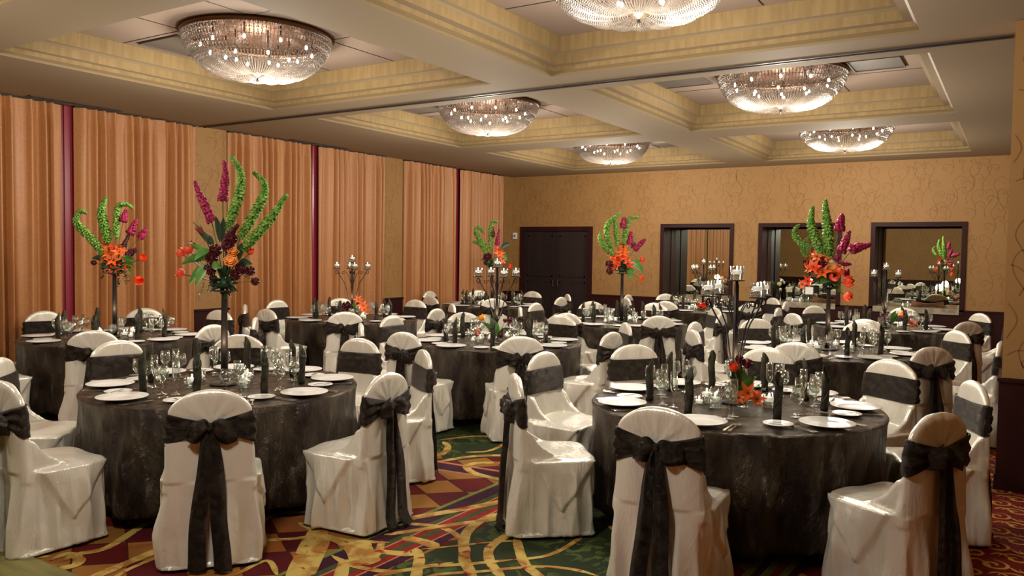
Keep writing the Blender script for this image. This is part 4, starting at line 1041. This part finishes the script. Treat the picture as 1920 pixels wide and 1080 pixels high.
def f_lily(q, c, ax, r=.07, mi=0):
    ax, u, v = frame(ax)
    for k in range(6):
        a = 2 * PI * k / 6; d = u * math.cos(a) + v * math.sin(a); petal(q, c, d * .8 + ax * .55, ax * .4 - d * .6 if k % 2 else ax * .5 - d * .4, r, r * .24, -.25, mi)
    for k in range(5):
        a = 2 * PI * k / 5 + .3; d = u * math.cos(a) + v * math.sin(a); q.tube([Vector(c), Vector(c) + ax * r * .6 + d * r * .2], .0018, 4, 1)
def f_rose(q, c, ax, r=.04, mi=0):
    ax, u, v = frame(ax); c = Vector(c)
    q.ell(c, (r * .45, r * .45, r * .5), 10, 6, mi, ax)
    for ring_, (rr_, hh, n) in enumerate(((.45, .62, 4), (.7, .5, 5), (.98, .3, 6))):
        for k in range(n):
            a0 = 2 * PI * (k + ring_ * .4) / n; rows = []
            for i in range(5):
                a = a0 + (i - 2) * 2 * PI / n * .34; d = u * math.cos(a) + v * math.sin(a); e = 1 - abs(i - 2) * .1
                rows.append([tuple(c - ax * r * .35 + d * r * .2), tuple(c + d * r * rr_ * .8), tuple(c + d * r * rr_ * e + ax * r * hh * e), tuple(c + d * r * (rr_ + .14) * e + ax * r * (hh + .03) * e)])
            q.grid(rows, False, mi)
def f_carn(q, c, r=.034, mi=0):
    c = Vector(c)
    q.ell(c, r * .7, 8, 6, mi)
    for k in range(34):
        z = 1 - 2 * (k + .5) / 34; a = k * 2.4; d = Vector((math.sqrt(1 - z * z) * math.cos(a), math.sqrt(1 - z * z) * math.sin(a), z)); _, u, v = frame(d); rot = k
        e = u * math.cos(rot) + v * math.sin(rot); b = c + d * r * .5
        q.add([b - e * r * .15, b + e * r * .15, b + d * r * .55 + e * r * .4, b + d * r * .62 - d.cross(e) * r * .1, b + d * r * .55 - e * r * .4], [(0, 1, 2, 3, 4)], mi)
def f_tulip(q, c, ax, r=.032, mi=0):
    ax, u, v = frame(ax); c = Vector(c)
    for k in range(6):
        a = 2 * PI * k / 6; d = u * math.cos(a) + v * math.sin(a); rows = []
        sd_ = ax.cross(d); hk = 1.0 if k % 2 else .92
        for h, rr_, w_ in ((0, .12, .12), (.35, .75, .5), (.8, .95, .58), (1.3, .85, .42), (1.7, .72, .06)):
            p = c + ax * r * h * hk + d * r * rr_; rows.append([tuple(p - sd_ * r * w_ - d * r * w_ * .25), tuple(p), tuple(p + sd_ * r * w_ - d * r * w_ * .25)])
        q.grid(rows, False, mi)
def f_leaf(q, a, b, wd, up=(0, 0, 1), mi=0, sag=.12):
    a, b = Vector(a), Vector(b); d = b - a; ln = d.length; t, u, v = frame(d); sdv = VR if abs(t.dot(VR)) < .8 else Vector((0, 0, 1)); sdv = (sdv - t * sdv.dot(t)).normalized(); nn = t.cross(sdv); rows = []
    for i in range(8):
        x = i / 7; w_ = wd * math.sin(PI * min(.98, x ** .8 * .97 + .02)); c = a + d * x + Vector((0, 0, sag * ln * math.sin(PI * x)))
        rows.append([tuple(c - sdv * w_ + nn * w_ * .35), tuple(c), tuple(c + sdv * w_ + nn * w_ * .35)])
    q.grid(rows, False, mi)
def f_twig(q, a, b, mi=0, n=10, r=.01):
    a, b = Vector(a), Vector(b); q.tube([a, a.lerp(b, .5) + Vector((0, 0, .01)), b], .0015, 4, 1)
    for i in range(n):
        x = (i + 1) / n; c = a.lerp(b, x); d = Vector((frnd.uniform(-1, 1), frnd.uniform(-1, 1), frnd.uniform(-.6, .8))).normalized(); petal(q, c, d, Vector((0, 0, 1)) if abs(d.z) < .9 else VR, r * 2.2, r * .6, .1, mi, 3)

def px_frame(centre, plate_px, depth):
    k = depth / 1503.9
    def f(p, w_=0.0):
        return Vector((0, 0, 0)) + VR * ((p[0] - plate_px[0]) * k) + VF * w_ + Vector((0, 0, -(p[1] - plate_px[1]) * k))
    return f
def extra(e, p, root, sc, m):
    q = MB(); c = p + VR * frnd.uniform(-.05, .05) * sc + Vector((0, 0, frnd.uniform(-.05, .045) * sc)) + VF * frnd.uniform(0, .06)
    f_lily(q, c, (c - root).normalized() - VF * .5 + VR * frnd.uniform(-.4, .4), .056 * sc, 0); q.tube([root, c], .003, 4, 1); q.build('orange_lily', [m, M_stem], e)
def make_arrangement(tn, plate_z, plate_px, depth, items, label):
    cx, cyy = TABLES[tn]['p']
    e = empty('flower_centerpiece', (cx, cyy, ZT), 0, label, 'flower arrangement', 'tall flower centrepieces')
    ph = plate_z - ZT
    q = MB(); q.lathe([(.001, 0), (.10, 0), (.10, .008), (.03, .016), (.001, .016)], 24); q.build('base', M_iron, e)
    q = MB(); q.lathe([(.026, .012), (.024, .3), (.019, ph - .03), (.03, ph - .01), (.001, ph - .01)], 12, cap1=False); q.build('pole', M_iron, e)
    q = MB(); q.lathe([(.001, ph - .012), (.075, ph - .008), (.08, ph), (.001, ph)], 20); q.build('plate', M_iron, e)
    q = MB(); q.ell((0, 0, ph + .05), (.06, .06, .045), 14, 8, 0)
    for k in range(60):
        d = Vector((frnd.gauss(0, 1), frnd.gauss(0, 1), frnd.gauss(.2, .7))).normalized(); f_leaf(q, Vector((0, 0, ph + .06)) + d * .05, Vector((0, 0, ph + .07)) + d * frnd.uniform(.09, .13), .012, mi=0, sag=.05)
    q.build('foliage', M_dleaf, e)
    F = px_frame(None, plate_px, depth); up = Vector((0, 0, ph)); root = Vector((0, 0, ph + .05))
    for it in items:
        kd, pts = it[0], it[1]; w_ = it[2] if len(it) > 2 else frnd.uniform(-.05, .02); sc = it[3] if len(it) > 3 else 1
        n = len(pts); P = [up + F(p, w_ * (.4 + .6 * i / max(1, n - 1))) for i, p in enumerate(pts)]
        q = MB(); away = ((P[-1] - root).normalized() - VF * .9).normalized()
        if kd == 'bell':
            q.tube([root, P[0]], .004, 5, 1); f_bell(q, P, .030 * sc); q.build('bell_flower_stem', [M_bell, M_stem], e)
        elif kd in ('mag', 'dmag'):
            q.tube([root, root.lerp(P[0], .5) + Vector((0, 0, .02)), P[0]], .0035, 5, 1); f_spike(q, P, .034 * sc); q.build('magenta_flower_spike', [M_mag if kd == 'mag' else M_burg, M_stem], e)
        elif kd == 'lily': f_lily(q, P[0], away, .066 * sc, 0); q.tube([root, P[0]], .003, 4, 1); q.build('orange_lily', [M_orange, M_stem], e); extra(e, P[0], root, sc, M_redor)
        elif kd == 'rlily': f_lily(q, P[0], away, .066 * sc, 0); q.tube([root, P[0]], .003, 4, 1); q.build('orange_lily', [M_redor, M_stem], e); extra(e, P[0], root, sc, M_orange)
        elif kd in ('rose', 'cream'): f_rose(q, P[0], (-VF * 1.0 + Vector((0, 0, .35)) + (P[0] - root) * 2), .045 * sc, 0); q.tube([root, P[0] - away * .02], .003, 4, 1); q.build('rose', [M_peach if kd == 'rose' else M_cream, M_stem], e)
        elif kd == 'carn': f_carn(q, P[0], .04 * sc, 0); q.tube([root, P[0]], .002, 4, 1); q.build('burgundy_carnation', [M_burg, M_stem], e)
        elif kd == 'tulip': f_tulip(q, P[0], (P[0] - root).normalized() + Vector((0, 0, .25)) - VF * .4, .036 * sc, 0); q.tube([root, P[0]], .004, 5, 1); q.build('orange_tulip', [M_redor, M_stem], e)
        elif kd == 'protea':
            q.tube([root, P[0], P[-1]], .004, 5, 1); t, u, v = frame(P[-1] - P[0])
            for k in range(9): a = 2 * PI * k / 9; petal(q, P[0], t + (u * math.cos(a) + v * math.sin(a)) * .3, u * math.cos(a) + v * math.sin(a), .075 * sc, .012, .1, 0)
            q.build('protea_bud', [M_prot, M_stem], e)
        elif kd == 'leaf': f_leaf(q, P[0], P[-1], .028 * sc, mi=0); q.build('leaf', M_leaf, e)
        elif kd == 'dleaf': f_leaf(q, P[0], P[-1], .022 * sc, mi=0); q.build('leaf', M_dleaf, e)
        elif kd == 'twig': f_twig(q, P[0], P[-1], 0, 16, .011 * sc); q.build('filler_twig', [M_dleaf, M_stem], e)
        elif kd == 'gtwig': f_twig(q, P[0], P[-1], 0, 18, .010 * sc); q.build('filler_twig', [M_leaf, M_stem], e)
    return e
def sc_(o, k, L_): return [tuple((o[0] + a / k, o[1] + b / k)) for a, b in L_]
o1, k1 = (300, 280), 3.856
make_arrangement('T1', 1.43, (428, 548), 5.65, [
 ('bell', sc_(o1, k1, [(515, 600), (550, 480), (600, 330), (605, 180), (540, 70)]), .02),
 ('bell', sc_(o1, k1, [(600, 660), (690, 500), (765, 350), (765, 250), (690, 175)]), .05),
 ('bell', sc_(o1, k1, [(630, 740), (740, 620), (860, 480), (915, 390), (950, 345)]), -.03),
 ('mag', sc_(o1, k1, [(405, 530), (365, 430), (320, 340), (290, 255)]), -.02),
 ('mag', sc_(o1, k1, [(478, 375), (488, 260), (492, 180), (478, 100)]), .04),
 ('dmag', sc_(o1, k1, [(510, 720), (535, 640), (600, 560)]), -.02),
 ('protea', sc_(o1, k1, [(350, 630), (280, 545)]), -.02), ('dleaf', sc_(o1, k1, [(400, 710), (290, 600)])), ('dleaf', sc_(o1, k1, [(420, 700), (330, 640)])),
 ('dleaf', sc_(o1, k1, [(470, 690), (450, 500)])), ('dleaf', sc_(o1, k1, [(480, 690), (500, 510)])),
 ('carn', [sc_(o1, k1, [(440, 745)])[0]], -.06), ('carn', [sc_(o1, k1, [(415, 800)])[0]], -.08), ('carn', [sc_(o1, k1, [(400, 880)])[0]], -.06),
 ('carn', [sc_(o1, k1, [(625, 870)])[0]], -.06), ('carn', [sc_(o1, k1, [(585, 915)])[0]], -.07, .85), ('carn', [sc_(o1, k1, [(685, 890)])[0]], -.02, .8), ('carn', [sc_(o1, k1, [(720, 965)])[0]], -.02, .7), ('carn', [sc_(o1, k1, [(430, 945)])[0]], -.05, .8),
 ('carn', [sc_(o1, k1, [(550, 660)])[0]], -.04), ('carn', [sc_(o1, k1, [(535, 720)])[0]], -.06),
 ('rose', [sc_(o1, k1, [(560, 820)])[0]], -.12, 1.05), ('rose', [sc_(o1, k1, [(572, 755)])[0]], -.08, .9), ('cream', [sc_(o1, k1, [(460, 935)])[0]], -.07, .6),
 ('tulip', [sc_(o1, k1, [(265, 765)])[0]], -.05), ('tulip', [sc_(o1, k1, [(205, 785)])[0]], .0), ('tulip', [sc_(o1, k1, [(215, 925)])[0]], -.05), ('tulip', [sc_(o1, k1, [(660, 770)])[0]], .08, .8),
 ('leaf', sc_(o1, k1, [(410, 800), (200, 850)]), -.05, 1.1), ('leaf', sc_(o1, k1, [(400, 780), (210, 715)]), -.02, .7), ('leaf', sc_(o1, k1, [(380, 850), (310, 1010)]), -.06, 1.2), ('leaf', sc_(o1, k1, [(370, 860), (245, 1000)]), -.03), ('leaf', sc_(o1, k1, [(420, 860), (520, 870)]), -.12), ('leaf', sc_(o1, k1, [(400, 740), (310, 820)]), -.08, 1.2),
 ('dleaf', sc_(o1, k1, [(600, 850), (715, 840)]), -.05, 1.5), ('dleaf', sc_(o1, k1, [(590, 830), (640, 690)]), -.05, 1.3),
 ('twig', sc_(o1, k1, [(520, 930), (545, 1060)]), -.03, 1.3), ('twig', sc_(o1, k1, [(500, 930), (520, 1080)]), -.05, 1.3), ('twig', sc_(o1, k1, [(430, 930), (370, 1040)])), ('gtwig', sc_(o1, k1, [(350, 980), (325, 1075)])), ('twig', sc_(o1, k1, [(330, 740), (230, 680)])), ('gtwig', sc_(o1, k1, [(620, 900), (700, 960)]))],
 'large tall arrangement of green bells, magenta spikes and orange roses on the front left table')
o2, k2 = (130, 340), 4.91
make_arrangement('T3', 1.45, (230, 505), 8.6, [
 ('bell', sc_(o2, k2, [(400, 660), (300, 520), (180, 400), (140, 340), (180, 250), (235, 265)]), 0, 1.25), ('bell', sc_(o2, k2, [(430, 540), (400, 400), (365, 260), (400, 130)]), .03, 1.45), ('bell', sc_(o2, k2, [(510, 500), (510, 380), (530, 210), (600, 180), (665, 215)]), 0, 1.0),
 ('mag', sc_(o2, k2, [(575, 330), (590, 235)]), .02, 1.2), ('mag', sc_(o2, k2, [(640, 440), (695, 325)]), 0, 1.3), ('mag', sc_(o2, k2, [(730, 480), (785, 400)]), 0, 1.2), ('dmag', sc_(o2, k2, [(620, 640), (695, 590)]), 0, 1.2), ('dmag', sc_(o2, k2, [(575, 560), (620, 440)]), .03, .8),
 ('lily', [sc_(o2, k2, [(460, 640)])[0]], -.05, 1.3), ('lily', [sc_(o2, k2, [(545, 625)])[0]], -.05, 1.3), ('lily', [sc_(o2, k2, [(500, 700)])[0]], -.1, 1.4), ('rlily', [sc_(o2, k2, [(500, 775)])[0]], -.08, 1.1), ('lily', [sc_(o2, k2, [(410, 690)])[0]], -.04, 1), ('lily', [sc_(o2, k2, [(440, 590)])[0]], 0, 1.1),
 ('tulip', [sc_(o2, k2, [(730, 685)])[0]], 0, 1.2), ('tulip', [sc_(o2, k2, [(600, 765)])[0]], -.05, 1.0), ('tulip', [sc_(o2, k2, [(690, 870)])[0]], -.03, 1.5),
 ('leaf', sc_(o2, k2, [(580, 690), (700, 690)]), -.05, 1.2), ('leaf', sc_(o2, k2, [(580, 720), (705, 760)]), -.05), ('leaf', sc_(o2, k2, [(570, 750), (680, 820)]), -.05), ('dleaf', sc_(o2, k2, [(430, 700), (280, 680)]), 0, 1.6), ('dleaf', sc_(o2, k2, [(430, 730), (370, 780)]), 0, 1.8), ('carn', [sc_(o2, k2, [(300, 720)])[0]], 0, .7),
 ('twig', sc_(o2, k2, [(560, 780), (610, 910)]), 0, 1.8), ('twig', sc_(o2, k2, [(400, 740), (375, 870)]), 0, 1.6), ('twig', sc_(o2, k2, [(510, 820), (530, 930)]), 0, 1.6)],
 'tall arrangement with three curling green stems and orange lilies by the nearest curtain')
o3, k3 = (860, 380), 4.5
make_arrangement('T6', 1.46, (918, 508), 14.9, [
 ('bell', sc_(o3, k3, [(230, 450), (150, 345), (120, 280), (145, 245), (185, 300)]), 0, 1.3), ('bell', sc_(o3, k3, [(210, 470), (170, 390), (95, 368)]), 0, 1.4), ('bell', sc_(o3, k3, [(245, 420), (245, 250), (260, 200), (300, 205)]), 0, 1.3),
 ('dmag', sc_(o3, k3, [(260, 320), (258, 240)]), 0, 1.4), ('mag', sc_(o3, k3, [(300, 385), (315, 260)]), 0, 1.4), ('lily', [sc_(o3, k3, [(310, 470)])[0]], -.05, 1.9), ('lily', [sc_(o3, k3, [(335, 515)])[0]], -.05, 1.5), ('carn', [sc_(o3, k3, [(220, 490)])[0]], 0, 1.8), ('carn', [sc_(o3, k3, [(210, 540)])[0]], 0, 1.2), ('tulip', [sc_(o3, k3, [(395, 570)])[0]], 0, 1.2),
 ('dleaf', sc_(o3, k3, [(320, 430), (415, 380)]), 0, 2), ('dleaf', sc_(o3, k3, [(230, 500), (165, 520)]), 0, 2), ('leaf', sc_(o3, k3, [(350, 470), (380, 520)]), 0, 2), ('leaf', sc_(o3, k3, [(260, 520), (220, 600)]), 0, 2)],
 'tall green and orange arrangement in the far left corner behind a candelabra')
make_arrangement('T7', 1.46, (1165, 514), 11.7, [
 ('bell', sc_(o3, k3, [(1300, 460), (1220, 385), (1180, 320), (1190, 280)]), 0, 1.2), ('bell', sc_(o3, k3, [(1285, 400), (1240, 300), (1245, 210), (1290, 160), (1350, 110)]), 0, 1.2), ('bell', sc_(o3, k3, [(1330, 385), (1315, 260), (1300, 150)]), .02, 1.1), ('bell', sc_(o3, k3, [(1380, 370), (1395, 240), (1425, 160), (1500, 145)]), 0, 1.1),
 ('mag', sc_(o3, k3, [(1375, 225), (1378, 150)]), 0, 1.5), ('mag', sc_(o3, k3, [(1430, 360), (1438, 265)]), 0, 1.4), ('mag', sc_(o3, k3, [(1470, 405), (1555, 325)]), 0, 1.4),
 ('lily', [sc_(o3, k3, [(1370, 445)])[0]], -.06, 1.6), ('rlily', [sc_(o3, k3, [(1335, 500)])[0]], -.06, 1.6), ('rlily', [sc_(o3, k3, [(1410, 530)])[0]], -.08, 1.5), ('lily', [sc_(o3, k3, [(1375, 400)])[0]], 0, 1.3), ('rlily', [sc_(o3, k3, [(1325, 545)])[0]], -.04, 1.3), ('rlily', [sc_(o3, k3, [(1375, 480)])[0]], -.1, 1.4),
 ('carn', [sc_(o3, k3, [(1265, 530)])[0]], 0, 1.3), ('carn', [sc_(o3, k3, [(1268, 590)])[0]], 0, 1.2), ('tulip', [sc_(o3, k3, [(1520, 500)])[0]], 0, 1.1), ('tulip', [sc_(o3, k3, [(1510, 640)])[0]], 0, 1.1),
 ('leaf', sc_(o3, k3, [(1450, 510), (1550, 605)]), 0, 1.6), ('leaf', sc_(o3, k3, [(1430, 550), (1440, 660)]), 0, 2), ('leaf', sc_(o3, k3, [(1460, 500), (1520, 550)]), 0, 1.6), ('dleaf', sc_(o3, k3, [(1440, 400), (1480, 350)]), 0, 1.5)],
 'tall arrangement with four curved green stems beside the dark double door')
o4, k4 = (1400, 370), 5.4
make_arrangement('T8', 1.42, (1530, 532), 8.55, [
 ('bell', sc_(o4, k4, [(620, 560), (560, 410), (505, 260), (520, 100)]), 0, 1.35), ('bell', sc_(o4, k4, [(695, 590), (690, 400), (665, 200), (650, 30)]), .03, 1.5), ('bell', sc_(o4, k4, [(440, 490), (360, 400), (345, 320), (390, 275)]), -.02, .9),
 ('mag', sc_(o4, k4, [(785, 310), (805, 165)]), 0, 1.6), ('mag', sc_(o4, k4, [(815, 525), (885, 330)]), 0, 1.5), ('mag', sc_(o4, k4, [(920, 505), (1090, 455)]), 0, 1.6), ('mag', sc_(o4, k4, [(780, 655), (910, 650)]), 0, 1.0), ('mag', sc_(o4, k4, [(860, 720), (885, 785)]), 0, 1.1), ('mag', sc_(o4, k4, [(765, 600), (775, 565)]), 0, .9),
 ('rlily', [sc_(o4, k4, [(540, 690)])[0]], -.06, 1.4), ('lily', [sc_(o4, k4, [(625, 740)])[0]], -.08, 1.4), ('lily', [sc_(o4, k4, [(575, 590)])[0]], 0, 1.2), ('rlily', [sc_(o4, k4, [(500, 825)])[0]], 0, 1.1), ('lily', [sc_(o4, k4, [(640, 610)])[0]], 0, 1.1),
 ('rose', [sc_(o4, k4, [(705, 700)])[0]], -.08, 1.3), ('cream', [sc_(o4, k4, [(785, 695)])[0]], -.05, 1.2), ('cream', [sc_(o4, k4, [(700, 640)])[0]], 0, 1.0),
 ('tulip', [sc_(o4, k4, [(765, 745)])[0]], -.08, 1.5), ('tulip', [sc_(o4, k4, [(715, 800)])[0]], -.1, 1.5), ('tulip', [sc_(o4, k4, [(830, 830)])[0]], -.06, 1.8), ('tulip', [sc_(o4, k4, [(845, 950)])[0]], -.03, 1.5), ('carn', [sc_(o4, k4, [(620, 650)])[0]], -.04, 1.1),
 ('leaf', sc_(o4, k4, [(660, 800), (600, 850)]), -.05, 1.6), ('leaf', sc_(o4, k4, [(720, 830), (770, 860)]), -.05, 1.8), ('dleaf', sc_(o4, k4, [(600, 790), (520, 860)]), 0, 1.2), ('leaf', sc_(o4, k4, [(770, 860), (800, 930)]), 0, 1.2), ('dleaf', sc_(o4, k4, [(560, 700), (470, 750)]), 0, 1.4)],
 'tall arrangement with vivid magenta spikes in front of the middle niche')
# low bouquets around the candelabra feet
def low_bouquet(tn, px, depth, base_px, items, label):
    cx, cyy = TABLES[tn]['p']; F = px_frame(None, base_px, depth)
    off = VR * .02 - VF * .135
    e = empty('low_bouquet', (cx + off.x, cyy + off.y, ZT), 0, label, 'flower arrangement', 'low bouquets at the candelabra feet')
    q = MB(); q.lathe([(.001, 0), (.035, 0), (.04, .01), (.032, .05), (.036, .07), (.001, .068)], 14); q.build('vase', M_glass2, e)
    root = Vector((0, 0, .05))
    for it in items:
        kd, p = it[0], it[1]; sc = it[3] if len(it) > 3 else 1; P = [F(x, it[2] - .02) for x in p]; P = [Vector((v.x, v.y, max(v.z, .075))) for v in P]; q = MB()
        if kd == 'lily': f_lily(q, P[0], Vector((0, 0, .5)) - VF + (P[0] - root), .058 * sc); q.tube([root, P[0]], .003, 4, 1); q.build('orange_lily', [M_orange, M_stem], e)
        elif kd == 'red': f_tulip(q, P[0], (P[0] - root), .03 * sc); q.tube([root, P[0]], .003, 4, 1); q.build('red_flower', [M_redor, M_stem], e)
        elif kd == 'yel': f_tulip(q, P[0], (P[0] - root), .032 * sc); q.tube([root, P[0]], .003, 4, 1); q.build('yellow_tulip', [M_yel, M_stem], e)
        elif kd == 'carn': f_carn(q, P[0], .032 * sc); q.tube([root, P[0]], .003, 4, 1); q.build('dark_red_carnation', [M_burg, M_stem], e)
        elif kd == 'leaf': f_leaf(q, root, P[0], .024 * sc); q.build('leaf', M_leaf, e)
        elif kd == 'dleaf': f_leaf(q, root, P[0], .018 * sc); q.build('leaf', M_dleaf, e)
        elif kd == 'twig': f_twig(q, root, P[0], 0, 26, .008 * sc); q.build('filler_twig', [M_leaf, M_stem], e)
low_bouquet('T2', 0, 5.15, (1372, 758), [('lily', [(1372, 728)], -.08, 1.3), ('lily', [(1385, 748)], -.12, 1.0), ('lily', [(1355, 738)], -.08, .9), ('red', [(1352, 690)], -.03, 1.1), ('carn', [(1377, 676)], 0, 1), ('carn', [(1362, 668)], 0, .8),
  ('dleaf', [(1345, 700)], 0, 1.4), ('leaf', [(1372, 690)], 0, 1.6), ('leaf', [(1385, 700)], -.03, 1.6), ('dleaf', [(1352, 680)], 0, 1.2), ('dleaf', [(1362, 672)], 0, 1.2), ('leaf', [(1340, 722)], -.05, 1.3), ('twig', [(1400, 712)], -.02, 1.3), ('twig', [(1395, 700)], 0, 1.3), ('twig', [(1345, 760)], -.12, 1.2), ('twig', [(1410, 722)], 0, 1.3)],
  'low orange lily bouquet with dark greens at the candelabra foot, front right table')
low_bouquet('T5', 0, 8.6, (925, 640), [('yel', [(898, 598)], 0, 1.3), ('leaf', [(905, 605)], 0, 1.4), ('leaf', [(914, 595)], 0, 1.6), ('leaf', [(895, 602)], 0, 1.3), ('red', [(893, 622)], -.05, 1.5), ('carn', [(947, 597)], 0, .9), ('carn', [(938, 598)], 0, .7), ('leaf', [(910, 592)], 0, 1.4), ('dleaf', [(946, 612)], 0, 1.8), ('carn', [(930, 625)], -.05, 1)],
  'low bouquet with a yellow tulip and red flower on the middle candelabra table')
low_bouquet('T4', 0, 11.4, (662, 597), [('lily', [(683, 573)], 0, 1.6), ('lily', [(675, 562)], 0, 1.3), ('lily', [(687, 580)], -.05, 1.2), ('carn', [(653, 572)], 0, 1.8), ('carn', [(660, 576)], 0, 1.4), ('leaf', [(670, 565)], 0, 1.6), ('dleaf', [(655, 562)], 0, 1.6)],
  'low bouquet of orange lilies on the second curtain side table')
low_bouquet('T9', 0, 11.2, (1660, 613), [('yel', [(1676, 588)], 0, 1.2), ('leaf', [(1672, 585)], 0, 1.7), ('leaf', [(1668, 580)], 0, 1.5), ('red', [(1675, 592)], -.03, 1.2), ('lily', [(1692, 606)], -.05, 1.5), ('carn', [(1648, 592)], 0, 1.5), ('dleaf', [(1650, 588)], 0, 1.6), ('red', [(1694, 610)], -.06, 1.5)],
  'low bouquet of red and yellow flowers on the far right candelabra table')
low_bouquet('T10', 0, 14.2, (1315, 580), [('red', [(1310, 574)], -.1, 2.0), ('carn', [(1314, 568)], 0, 1.8), ('leaf', [(1318, 566)], 0, 1.6), ('red', [(1305, 577)], -.05, 1.6)],
  'low red bouquet on the back wall candelabra table')

# ------------------------------------------------------------------ niche dressing
zc = NZ0
def boat(x, y, label):
    rows = []
    for j in range(13):
        u = j / 12 * 2 - 1; w_ = .10 * (1 - abs(u) ** 1.7) + .004; hgt = .05 + .05 * abs(u) ** 1.5
        rows.append([(u * .26, w_ * math.sin(a) , .004 + hgt * (1 - math.cos(a) ** 2 * 1.0) + (hgt - .004) * 0 if False else .004 + hgt * abs(math.sin(a)) ** 1.6) for a in [(-.5 + i / 10) * PI for i in range(11)]])
    q = MB(); q.grid(rows); q.grid([[(p[0] * .97, p[1] * .93, p[2] + .006) for p in r][::-1] for r in rows])
    o = q.build('boat_bowl', M_wood, None, True, (x, y, zc)); tag(o, label, 'bowl'); return o
boat(-3.05, YB + .28, 'brown boat shaped bowl on the middle niche counter')
boat(-1.35, YB + .28, 'brown boat shaped bowl on the right niche counter')
e = empty('potted_plant', (-4.02, YB + .42, zc), 0, 'dark vase with green leaves and a white bloom on the middle niche counter', 'plant')
q = MB(); q.lathe([(.001, 0), (.05, 0), (.06, .08), (.035, .2), (.05, .22), (.001, .21)], 16); q.build('vase', M_blackpl, e)
q = MB()
for k in range(16):
    a = k * 2.4; f_leaf(q, (0, 0, .2), (.12 * math.cos(a), .12 * math.sin(a), .2 + frnd.uniform(.02, .22)), .022)
q.build('leaf', M_dleaf, e); q = MB(); f_carn(q, (.05, -.06, .33), .04); q.build('bloom', M_cream, e)
e = empty('tabletop_sign', (-3.42, YB + .45, zc), 0, 'small black framed card stand on the middle niche counter', 'sign')
q = MB(); q.box(-.09, -.075, -.01, .01, 0, .3); q.box(.075, .09, -.01, .01, 0, .3); q.box(-.075, .075, -.01, .01, .285, .3); q.box(-.09, .09, -.04, .04, 0, .012); q.build('frame', M_blackpl, e, False)
q = MB(); q.box(-.075, .075, -.004, .004, .14, .285); q.build('card', M_china, e, False)
for i, (x, lab) in enumerate(((-5.5, 'low candle glass at the left of the left niche counter'), (-5.15, 'low candle glass at the right of the left niche counter'), (-3.7, 'low candle glass beside the plant, middle niche counter'), (-3.56, 'low candle glass beside the bowl, middle niche counter'), (-1.75, 'low candle glass on the right niche counter'))):
    put_candle(cp_small, x, YB + .3, zc, lab, 'niche candles')
e = empty('fire_strobe', (-9.9, YB, 2.12), 0, 'small pale wall device left of the dark double door', 'alarm')
q = MB(); q.box(-.05, .05, -.035, 0, -.07, .07); q.build('housing', M_white, e, False)
q = MB(); q.box(-.025, .025, -.045, -.035, -.03, .03); q.build('lens', M_glass2, e, False)
